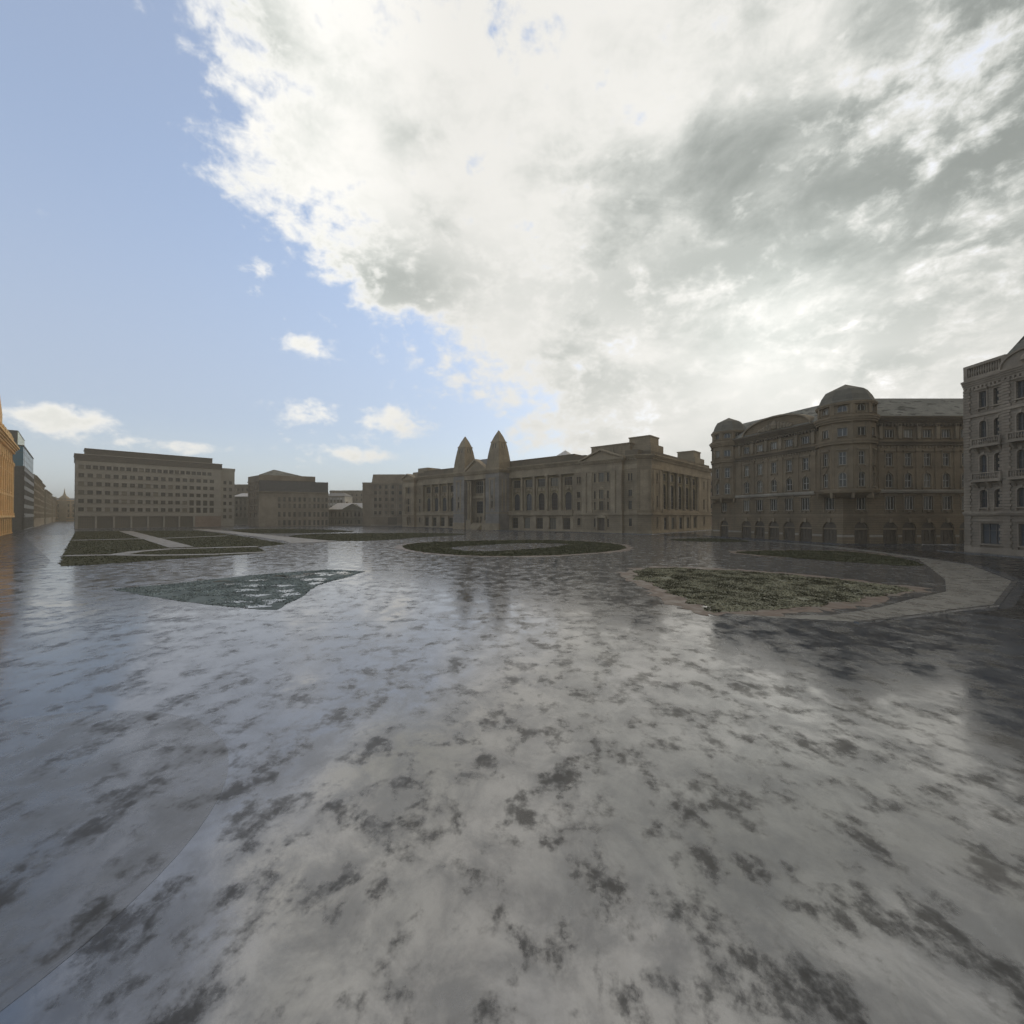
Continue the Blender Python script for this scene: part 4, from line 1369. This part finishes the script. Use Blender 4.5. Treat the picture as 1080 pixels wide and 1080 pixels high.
def soil_mat():
    m, t = mat('wet reddish soil')
    p = pos(t)
    a = t.noise(p, .9, 7, .65, .3)
    b = t.noise(p, 7, 5, .7)
    col = t.mix(t.rng(a, .35, .62), (.125, .10, .078), (.125, .078, .052))
    col = t.mix(t.rng(a, .57, .63), col, (.06, .042, .03))
    col = t.mix(t.rng(b, .3, .8, 0, .4), col, (.09, .07, .055))
    t.principled(Base_Color=col, Roughness=t.rng(a, .35, .6, .35, .6), Specular_IOR_Level=.3, Normal=t.bump(b, .15, .03))
    return m
def turf_mat(name, c1, c2):
    m, t = mat(name)
    p = pos(t)
    a = t.noise(p, .8, 6, .65)
    b = t.noise(p, 11, 4, .7)
    col = t.mix(t.rng(a, .38, .6), c1, c2)
    col = t.mix(t.rng(b, .3, .75, 0, .55), col, tuple(x * .4 for x in c1))
    t.principled(Base_Color=col, Roughness=.9, Specular_IOR_Level=.03, Normal=t.bump(b, .5, .05))
    return m
def blade_mat(name, c1, c2):
    m, t = mat(name)
    p = pos(t)
    a = t.noise(p, .5, 5, .65)
    b = t.noise(p, 2.3, 3, .6)
    col = t.mix(t.rng(a, .42, .58), c1, c2)
    col = t.mix(t.rng(b, .45, .65, 0, .6), col, tuple(x * .55 for x in c2))
    t.principled(Base_Color=col, Roughness=.8, Specular_IOR_Level=.04)
    return m
M['soil'] = soil_mat()
M['turf'] = turf_mat('turf', (.18, .17, .115), (.27, .26, .19))
M['turf_dark'] = turf_mat('dark turf', (.055, .054, .03), (.085, .082, .05))
M['turf_teal'] = turf_mat('flooded turf', (.13, .15, .143), (.19, .217, .207))
M['blade'] = blade_mat('grass blades', (.05, .046, .024), (.32, .295, .19))
M['blade_dark'] = blade_mat('dark grass blades', (.05, .05, .022), (.10, .10, .055))
M['blade_teal'] = blade_mat('bluish wet grass', (.17, .195, .185), (.33, .375, .355))
def water_mat():
    m, t = mat('puddle water')
    p = pos(t)
    t.principled(Base_Color=(.03, .032, .03), Roughness=.05, IOR=1.8, Specular_IOR_Level=.6, Normal=t.bump(t.noise(p, 3, 4, .6), .02, .02))
    return m
M['puddle'] = water_mat()

def rough_edge(poly, step, amp, seed):
    out = []
    n = len(poly)
    for i in range(n):
        a, b = Vector(poly[i]), Vector(poly[(i + 1) % n])
        L = (b - a).length
        k = max(1, int(L / step))
        for j in range(k):
            p = a.lerp(b, j / k)
            q = Vector((p.x * .6 + seed, p.y * .6, seed * 1.7))
            p = p + Vector((noise.fractal(q, .7, 2.0, 4), noise.fractal(q + Vector((37, 11, 5)), .7, 2.0, 4))) * amp
            out.append((p.x, p.y))
    return out
def smooth(poly, it=2):
    for _ in range(it):
        n = len(poly)
        o = []
        for i in range(n):
            a, b = poly[i], poly[(i + 1) % n]
            o += [(a[0] * .75 + b[0] * .25, a[1] * .75 + b[1] * .25), (a[0] * .25 + b[0] * .75, a[1] * .25 + b[1] * .75)]
        poly = o
    return poly
def grow(poly, m):
    cx = sum(p[0] for p in poly) / len(poly)
    cy = sum(p[1] for p in poly) / len(poly)
    out = []
    for x, y in poly:
        L = math.hypot(x - cx, y - cy)
        out.append((cx + (x - cx) * (L + m) / L, cy + (y - cy) * (L + m) / L))
    return out
def sheet(name, poly, z, m, kind='structure', holes=()):
    bm = bmesh.new()
    def loop(pl):
        vs = [bm.verts.new((x, y, z)) for x, y in pl]
        return [bm.edges.new((vs[i], vs[(i + 1) % len(vs)])) for i in range(len(vs))]
    es = loop(poly)
    for h in holes:
        es += loop(h)
    bmesh.ops.triangle_fill(bm, edges=es, use_beauty=True)
    for f in bm.faces:
        if f.normal.z < 0:
            f.normal_flip()
    me = bpy.data.meshes.new(name)
    bm.to_mesh(me)
    bm.free()
    me.materials.append(M[m])
    o = obj(name, me)
    if kind:
        o['kind'] = kind
    return o
def inside(poly, x, y):
    c = False
    j = len(poly) - 1
    for i in range(len(poly)):
        xi, yi = poly[i]
        xj, yj = poly[j]
        if (yi > y) != (yj > y) and x < (xj - xi) * (y - yi) / (yj - yi) + xi:
            c = not c
        j = i
    return c
def grass(poly, z, dens, size, turf, blade, holes=(), wet=0.0, seed=1, pool=None):
    """turf sheet with upright tufts; tufts leave gaps where the ground is under water"""
    rnd = random.Random(seed)
    o = sheet('grass', poly, z, turf, kind='stuff', holes=holes)
    me0 = o.data
    x0, x1 = min(p[0] for p in poly), max(p[0] for p in poly)
    y0, y1 = min(p[1] for p in poly), max(p[1] for p in poly)
    V = [tuple(v.co) for v in me0.vertices]
    F = [tuple(p.vertices) for p in me0.polygons]
    MI = [0] * len(F)
    N = int((x1 - x0) * (y1 - y0) * dens)
    for _ in range(N):
        x, y = rnd.uniform(x0, x1), rnd.uniform(y0, y1)
        if not inside(poly, x, y) or any(inside(h, x, y) for h in holes):
            continue
        nz = noise.fractal(Vector((x * .55, y * .35, seed * 3.1)), 1.0, 2.0, 4)
        if nz > .55 - wet or any(inside(h, x, y) for h in PATHS):
            continue
        s = size * rnd.uniform(.6, 1.3) * (1 + .35 * nz)
        for k in range(3):
            a = rnd.uniform(0, 6.283)
            ca, sa = math.cos(a), math.sin(a)
            lean = rnd.uniform(.2, 1.0) * s
            i = len(V)
            w = s * .45
            V += [(x - ca * w, y - sa * w, z), (x + ca * w, y + sa * w, z), (x + sa * lean, y - ca * lean, z + s * rnd.uniform(.3, .6))]
            F.append((i, i + 1, i + 2))
            MI.append(1)
    me = bpy.data.meshes.new('grass')
    me.from_pydata(V, [], F)
    me.materials.append(M[turf])
    me.materials.append(M[blade])
    me.polygons.foreach_set('material_index', MI)
    me.update()
    o.data = me
    bpy.data.meshes.remove(me0)
    return o

G = 1500
sheet('ground', [(-G, -G), (G, -G), (G, G), (-G, G)], 0, 'paving')
plaza = [(-135, 118), (-60, 175), (-20, 165), (25, 126), (39.6, 111.5), (50.8, 104), (57.3, 85.9), (58.2, 76.2), (56.5, 66), (54.4, 58), (51.6, 48), (42.2, 35.9), (29.7, 26.3), (25.8, 25), (22.2, 23.6), (17.7, 22.1),
         (11.3, 24.1), (-10, 22), (-26, 24), (-42, 34), (-49, 46)]
sheet('plaza', plaza, .004, 'plaza')
rim_out = [(50.6, 103.9), (57.2, 85.9), (58.1, 76.2), (56.4, 66), (54.3, 58), (51.5, 48), (42.1, 36.0), (29.7, 26.4), (25.8, 25.1), (22.2, 23.7), (17.7, 22.2), (12.0, 23.6)]
rim_in = [(12.6, 23.9), (17.5, 23.6), (22.0, 25.6), (26.0, 28.0), (31.5, 31.0), (37.5, 37.0), (44.5, 45.5), (51.8, 54.5), (54.2, 64.5), (55.2, 76), (54.5, 86), (48.5, 103)]
sheet('stone_border', rim_out + rim_in, .006, 'border')
road = [(40.6, 112.6), (51.7, 104.6), (58.3, 86.2), (59.2, 76.2), (57.4, 65.8), (55.2, 57.6), (52.2, 47.4), (42.7, 35.2), (30.0, 25.6), (26, 24.2), (34, 12), (40, -40), (66, -40), (66, 64), (66.5, 72), (61.5, 82), (52, 112), (60, 160), (52, 160)]
sheet('road', road, .003, 'asphalt')
side_road = [(-158, 152), (-49.5, 45.4), (-75, 36), (-152, 128), (-700, 660), (-640, 660)]
sheet('side_road', side_road, .0035, 'asphalt')
# kerb round the plaza, a low real step
arc = plaza[4:16]
kb = MB()
for a, c in zip(arc, arc[1:]):
    dx, dy = c[0] - a[0], c[1] - a[1]
    fr = Frame(c, (-dx, -dy))
    kb.box(fr, 0, math.hypot(dx, dy), -.05, .05, -.02, .2)
tag(obj('kerb', kb.mesh('kerb', [M['plaza']])), kind='structure')
# pavements along the buildings
def pavement(poly):
    mb = MB()
    mb.prism(poly, -.05, .13)
    tag(obj('pavement', mb.mesh('pavement', [M['plaza']])), kind='structure')
pavement([(66.2, -30), (68.3, -30), (68.3, 66.5), (66.2, 66.5)])
pavement([(63.0, 80.6), (118, 80.6), (118, 82.85), (64.3, 82.85), (54.2, 115), (51.4, 115)])
pavement([(-58.5, 212.5), (-2.7, 162.3), (-6.9, 158), (13.8, 139), (17.8, 143.6), (37.8, 126), (41, 125.6), (43.5, 128.2), (82.5, 171.5), (80.5, 172.5), (42, 129.8), (-53, 216)])
pavement([(-178.6, 174.3), (-143, 211.8), (-144.6, 213.4), (-180.2, 176.0)])
# round paving in the foreground
sheet('round_paving', [(-11 + 5.6 * math.cos(2 * math.pi * k / 72), 6.5 + 5.6 * math.sin(2 * math.pi * k / 72)) for k in range(72)], .003, 'ring')

gA = [(-153.3, 150.0), (-140.2, 154.7), (-117.8, 159.7), (-72.7, 115.1), (-53.3, 93.4), (-43.7, 83.5), (-44.6, 74.8), (-37.5, 65.1), (-38.2, 60.4), (-42.0, 55.6), (-44.3, 51.6), (-46.4, 48.5), (-49.1, 46.3), (-72.0, 68.8)]
gC = [(-29.9, 31.9), (-27.5, 34.4), (-24.3, 39.3), (-18.9, 43.6), (-14.6, 42.2), (-14.8, 38.4), (-15.4, 33.9), (-14.2, 28.4), (-13.7, 24.9), (-14.8, 25.1), (-18.4, 26.3), (-23.3, 28.4)]
gD = [(-20.1, 75.9), (-20.3, 84.8), (-15.3, 91.7), (-4.2, 95.2), (5.8, 98.2), (16.4, 92.4), (20.7, 83.1), (20.3, 73.7), (15.9, 66.4), (9.5, 61.3), (3.9, 58.6), (-1.3, 57.8), (-7.9, 59.5), (-14.5, 65.1)]
hD = [(-11.4, 73.2), (-7.0, 79.1), (2.9, 86.5), (12.2, 83.6), (7.5, 75.0), (1.5, 68.8), (-4.6, 65.1), (-7.7, 66.9)]
gE = [(-62.1, 117.9), (-60.2, 128.9), (-50.8, 134.5), (-30.6, 137.5), (-20.7, 133.1), (-11.3, 126.9), (-23.2, 110.0), (-27.9, 96.7), (-34.6, 91.7), (-45.3, 97.1), (-53.8, 105.3)]
gE2 = [(-116.2, 174.3), (-95.7, 179.3), (-73.5, 169.5), (-51.7, 149.1), (-63.1, 135.2), (-78.2, 130.3), (-93.8, 145.6)]
gF = [(11.0, 40.6), (13.2, 43.8), (15.8, 45.2), (21.3, 43.6), (25.7, 39.9), (28.7, 35.9), (30.6, 32.1), (26.6, 29.9), (21.4, 27.5), (17.1, 25.6), (14.3, 24.8), (11.4, 24.3), (11.2, 27.2), (11.1, 31.1), (11.0, 35.9)]
gG = [(32.9, 64.5), (38.9, 67.3), (45.3, 68.0), (50.5, 66.9), (52.6, 63.5), (50.7, 55.6), (46.1, 47.0), (43.1, 46.7), (42.0, 48.5), (39.0, 51.6), (36.9, 55.4), (34.4, 59.5)]
gH = [(35.1, 98.2), (47.0, 105.8), (52.3, 99.8), (51.0, 90.0), (45.5, 89.0), (36.7, 91.7)]
PATHS = []
def bed(poly, marg, z, dens, size, turf='turf', blade='blade', holes=(), wet=0.0, seed=1, sm=1, edge=.25):
    p = rough_edge(smooth(poly, sm), .35 if poly[0][1] < 70 else .8, edge, seed)
    if marg:
        sheet('soil_border', rough_edge(smooth(grow(poly, marg), sm), .35, marg * .9, seed + 9), z, 'soil', holes=[smooth(h, 1) for h in holes])
    grass(p, z + .004, dens, size, turf, blade, [smooth(h, 1) for h in holes], wet, seed)
# water standing in the flooded beds
def puddle(cx, cy, rx, ry, seed, z=.018):
    p = []
    for k in range(72):
        a = 2 * math.pi * k / 72
        q = 1 + .9 * noise.fractal(Vector((math.cos(a) * 1.3 + seed, math.sin(a) * 1.3, seed * 2.3)), .8, 2.0, 4)
        p.append((cx + rx * q * math.cos(a), cy + ry * q * math.sin(a)))
    sheet('puddle', p, z, 'puddle')
puddle(11.75, 25.3, .4, .6, 2.2, .02)
for k, (x, y, a, c) in enumerate(((-19.5, 38.5, 1.1, .9), (-17.2, 39.6, .6, .7), (-16.3, 36.5, .6, .6), (-20.3, 33.5, .7, .5), (-18.0, 33.4, .8, .4), (-16.5, 31.2, .6, .6), (-16.6, 41.3, .8, .5), (-21.5, 36.4, .7, .5), (-15.3, 27.3, .6, .7), (-15.6, 40.2, .5, .5), (-18.6, 40.6, 1.2, .6), (-17.6, 36.9, 1.0, .7), (-22.5, 34.2, .9, .4), (-19.4, 31.5, .8, .5), (-17.6, 29.4, .7, .5), (-15.4, 29.6, .6, .7), (-21.0, 38.9, .9, .5), (-16.0, 34.6, .5, .7), (-24.3, 35.8, .8, .4), (-17.3, 27.2, .7, .3), (-15.2, 25.8, .7, .4))):
    puddle(x, y, a, c, k * 1.3, .034)

# gravel paths across the left lawns
def ribbon(pts, w):
    Lf, Rt = [], []
    for i, p in enumerate(pts):
        a = Vector(pts[max(0, i - 1)])
        c = Vector(pts[min(len(pts) - 1, i + 1)])
        d = (c - a).normalized()
        ww = w[i] if isinstance(w, (list, tuple)) else w
        Lf.append((p[0] - d.y * ww / 2, p[1] + d.x * ww / 2))
        Rt.append((p[0] + d.y * ww / 2, p[1] - d.x * ww / 2))
    return Lf + Rt[::-1]
PZ = .022
def path(pts, w, z=PZ):
    mb = MB()
    rb = ribbon(pts, w)
    n = len(pts)
    PATHS.append(rb)
    for i in range(n - 1):
        mb.prism([rb[2 * n - 1 - i], rb[2 * n - 2 - i], rb[i + 1], rb[i]], 0, z + .05)
    tag(obj('path', mb.mesh('path', [M['path']])), kind='structure')
path([(-137.5, 151.8), (-97, 112.5), (-57.3, 74.1)], 3.4)
path([(-124.8, 170.8), (-81.0, 129.5), (-67.3, 115.6), (-47, 95), (-40.7, 88)], [5, 5, 5, 7, 9], PZ + .004)
path([(-98, 95), (-92, 98.5), (-84, 104.7), (-77.5, 116.2)], 2.4, PZ + .002)
path([(-61, 58.2), (-55.8, 59.6), (-49, 58.8), (-42, 60.4), (-37, 64)], 1.7, PZ + .006)
path([(-55.5, 60.2), (-57.2, 65), (-56.4, 70), (-52, 72.4), (-45, 75.5)], 2.2, PZ + .008)

bed(gF, 1.3, .010, 80, .12, wet=-.15, seed=3, edge=.8)
bed(gG, 1.2, .010, 30, .14, 'turf_dark', blade='blade_dark', seed=4)
bed(gD, 1.2, .010, 14, .18, 'turf_dark', blade='blade_dark', holes=[hD], seed=5)
bed(gC, 0, .010, 90, .085, 'turf_teal', 'blade_teal', wet=.28, seed=6, sm=0, edge=.15)
bed(gA, 0, .010, 5, .17, 'turf_dark', blade='blade_dark', seed=7, sm=0)
bed(gE, 0, .012, 5, .2, 'turf_dark', blade='blade_dark', seed=8)
bed(gE2, 0, .012, 4, .22, 'turf_dark', blade='blade_dark', seed=9)
bed(gH, 0, .012, 8, .2, 'turf_dark', blade='blade_dark', seed=10)

# ------------------------------------------------------------------ sky, sun, air
W = bpy.data.worlds.new('World')
S.world = W
W.use_nodes = True
t = NT(W.node_tree)
VEIL = .0        # thin high haze over the whole sky
D = t.n('TexCoord').outputs['Generated']
x, y, z = t.sep(D)[0:3]
sky = t.n('TexSky', sky_type='NISHITA', sun_disc=False)
sky.sun_elevation = R(SUN_EL)
sky.sun_rotation = R(SUN_AZ)
sky.altitude = 100
sky.air_density = 1.0
sky.dust_density = .7
sky.ozone_density = 2.0
az = t.m('MULTIPLY', t.m('ARCTAN2', x, y), 180 / math.pi)
el = t.m('MULTIPLY', t.m('ARCSINE', z), 180 / math.pi)
# clouds lie on flat layers overhead, so they crowd together towards the horizon
zz = t.m('ADD', t.m('MAXIMUM', z, 0.0), .16)
cl = t.comb(t.m('DIVIDE', x, zz), t.m('DIVIDE', y, zz), t.m('MULTIPLY', z, 1.5))
f1 = t.noise(cl, 1.15, 9, .6, .3)
f2 = t.noise(t.map(D, (1, 1, 1.7), loc=(7.3, 2.1, 0)), 6.5, 10, .62, .25)
f3 = t.noise(t.map(cl, loc=(3.1, 9.7, 0)), .55, 6, .55, .3)
ramp = t.n('ValToRGB')
els = t.m('DIVIDE', el, 60.0, clamp=True)
t.put(ramp.inputs[0], els)
pts = [(0.0, 8), (8, -5), (12.5, -13), (16, -18), (19, -18), (23, -17.5), (26, -24), (30, -35), (40, -41), (60, -50)]
er = ramp.color_ramp
while len(er.elements) < len(pts):
    er.elements.new(.5)
for e_, (a_, b_) in zip(er.elements, pts):
    e_.position = a_ / 60
    v = (b_ + 60) / 120
    e_.color = (v, v, v, 1)
edge = t.m('SUBTRACT', t.m('MULTIPLY', ramp.outputs[0], 120), 60)
side = t.m('SUBTRACT', az, edge)
bank_ = t.rng(side, -10, 20)
bank_ = t.m('SUBTRACT', bank_, t.m('MULTIPLY', t.m('MULTIPLY', t.rng(el, 13, 24, 1, 0), t.rng(az, -5, 22, 1, 0)), .27))
bank_ = t.m('MULTIPLY', bank_, t.rng(az, 110, 175, 1.0, .55))
cov = bank_
def puff(a0, e0, sa, se, s=.5):
    """a lone small cloud standing in this direction"""
    global cov
    da = t.m('DIVIDE', t.m('SUBTRACT', az, a0), sa)
    de = t.m('DIVIDE', t.m('SUBTRACT', el, e0), se)
    g = t.m('EXPONENT', t.m('MULTIPLY', t.m('ADD', t.m('MULTIPLY', da, da), t.m('MULTIPLY', de, de)), -1.0))
    cov = t.m('MAXIMUM', cov, t.m('MULTIPLY', g, s))
for q in ((-46.2, 8.9, 5.0, 1.3, .80), (-25.6, 19.6, 3.6, 1.4, .61), (-25.5, 12.4, 6.4, 1.6, .61), (-15, 11.3, 8.0, 2.6, .66), (-38, 7.4, 4.6, 1.0, .58), (-30.5, 26.5, 2.0, 2.6, .6), (-18, 7.6, 8, 1.2, .64),
          (-150, 30, 40, 12, .5), (150, 40, 60, 20, .55), (-120, 14, 30, 5, .5)):
    puff(*q)
f5 = t.noise(t.map(D, (1, 1, 1.5), loc=(1.3, 4.4, 2)), 24, 8, .6, .2)
dens = t.m('ADD', t.m('ADD', t.m('ADD', t.m('MULTIPLY', f1, .7), t.m('MULTIPLY', f2, .85)), t.m('MULTIPLY', t.m('SUBTRACT', cov, .5), .62)), t.m('MULTIPLY', t.m('SUBTRACT', f5, .5), .8))
mask = t.m('MAXIMUM', t.rng(dens, .67, 1.0), VEIL)
thick = t.rng(dens, .84, 1.15)
sd = (math.sin(R(SUN_AZ)) * math.cos(R(SUN_EL)), math.cos(R(SUN_AZ)) * math.cos(R(SUN_EL)), math.sin(R(SUN_EL)))
cs = t.m('MAXIMUM', t.vm('DOT_PRODUCT', D, sd), 0.0)
glow = t.m('POWER', cs, 7.0)
glow2 = t.m('POWER', cs, 90.0)
# thick cloud overhead is grey beneath, thin cloud and cloud near the sun is bright
grey = t.m('MULTIPLY', t.m('MULTIPLY', t.rng(t.m('ADD', t.m('MULTIPLY', f3, .7), t.m('MULTIPLY', f2, .3)), .38, .60), thick), t.rng(el, 12, 27, .25, 1.0))
def patch(a0, e0, sa, se):
    da = t.m('DIVIDE', t.m('SUBTRACT', az, a0), sa)
    de = t.m('DIVIDE', t.m('SUBTRACT', el, e0), se)
    return t.m('EXPONENT', t.m('MULTIPLY', t.m('ADD', t.m('MULTIPLY', da, da), t.m('MULTIPLY', de, de)), -1.0))
heavy = t.m('ADD', t.m('MULTIPLY', patch(-17, 28, 11, 5), .75), t.m('ADD', t.m('MULTIPLY', patch(34, 28, 26, 6.5), .8), t.m('MULTIPLY', patch(41, 15, 6, 3), .55)))
heavy = t.m('MULTIPLY', t.m('MULTIPLY', heavy, t.rng(dens, .86, 1.15)), t.rng(t.m('ADD', t.m('MULTIPLY', f2, .6), t.m('MULTIPLY', f5, .4)), .36, .56, .45, 1.0))
grey = t.m('MAXIMUM', grey, heavy)
lum = t.m('ADD', t.m('SUBTRACT', .47, t.m('MULTIPLY', grey, .32)), t.m('ADD', t.m('MULTIPLY', glow, .06), t.m('MULTIPLY', glow2, .12)))
lum = t.m('MULTIPLY', t.m('ADD', lum, t.rng(az, -25, -5, .10, 0)), t.rng(az, 60, 130, 1.0, .62))
ccol = t.mix(grey, (1.0, .985, .94), (.93, 1.0, .945))
cc = t.n('VectorMath', operation='SCALE')
t.put(cc.inputs[0], ccol)
t.put(cc.inputs['Scale'], lum)
SKY_K = .15
sk = t.n('VectorMath', operation='SCALE')
t.put(sk.inputs[0], sky.outputs[0])
sk.inputs['Scale'].default_value = SKY_K
veil = t.mix(t.rng(el, 10, 36, .76, .48), sk.outputs[0], (.27, .29, .34))        # thin high haze over the whole sky
low = t.mix(t.rng(el, 0, 11, .85, 0), veil, (.40, .445, .47))        # pale band of distant haze and stratus
fin = t.mix(t.m('MULTIPLY', mask, t.rng(el, -1, 3)), low, cc.outputs[0])
bg = t.n('Background')
t.put(bg.inputs['Color'], fin)
bg.inputs['Strength'].default_value = 1.0
wo = t.n('OutputWorld')
t.link(bg.outputs[0], wo.inputs['Surface'])

sun = bpy.data.lights.new('sun', 'SUN')
sun.energy = .5
sun.angle = R(140)
sun.color = (1.0, .86, .68)
so = bpy.data.objects.new('sun', sun)
COL.objects.link(so)
so.rotation_euler = Vector(sd).to_track_quat('Z', 'Y').to_euler()

# haze: an even, thin, slightly brown air round the whole square
HAZE = .0008
if HAZE:
    hz = MB()
    e_ = G + 20
    hz.prism([(-e_, -e_), (e_, -e_), (e_, e_), (-e_, e_)], -1, 48)
    ho = obj('haze', hz.mesh('haze', []))
    ho['kind'] = 'stuff'
    hm = bpy.data.materials.new('haze')
    hm.use_nodes = True
    ht = NT(hm.node_tree)
    pv = ht.n('VolumePrincipled')
    pv.inputs['Color'].default_value = (.80, .72, .58, 1)
    pv.inputs['Density'].default_value = HAZE
    pv.inputs['Anisotropy'].default_value = 0.0
    om = ht.n('OutputMaterial')
    ht.link(pv.outputs[0], om.inputs['Volume'])
    ho.data.materials.append(hm)
    ho.visible_shadow = True

# ------------------------------------------------------------------ camera
cam = bpy.data.cameras.new('camera')
cam.sensor_width = 36
cam.lens = 36 * 450 / 1080
cam.clip_end = 6000
co = bpy.data.objects.new('camera', cam)
COL.objects.link(co)
co.location = (0, 0, 5.5)
co.rotation_euler = (R(90) + math.atan(4 / 450), 0, 0)
S.camera = co
S.view_settings.view_transform = 'Standard'
S.view_settings.look = 'None'
S.view_settings.exposure = .9
S.view_settings.gamma = 1
S.view_settings.use_curve_mapping = False
S.cycles.use_denoising = True
S.cycles.max_bounces = 6
S.cycles.volume_bounces = 0
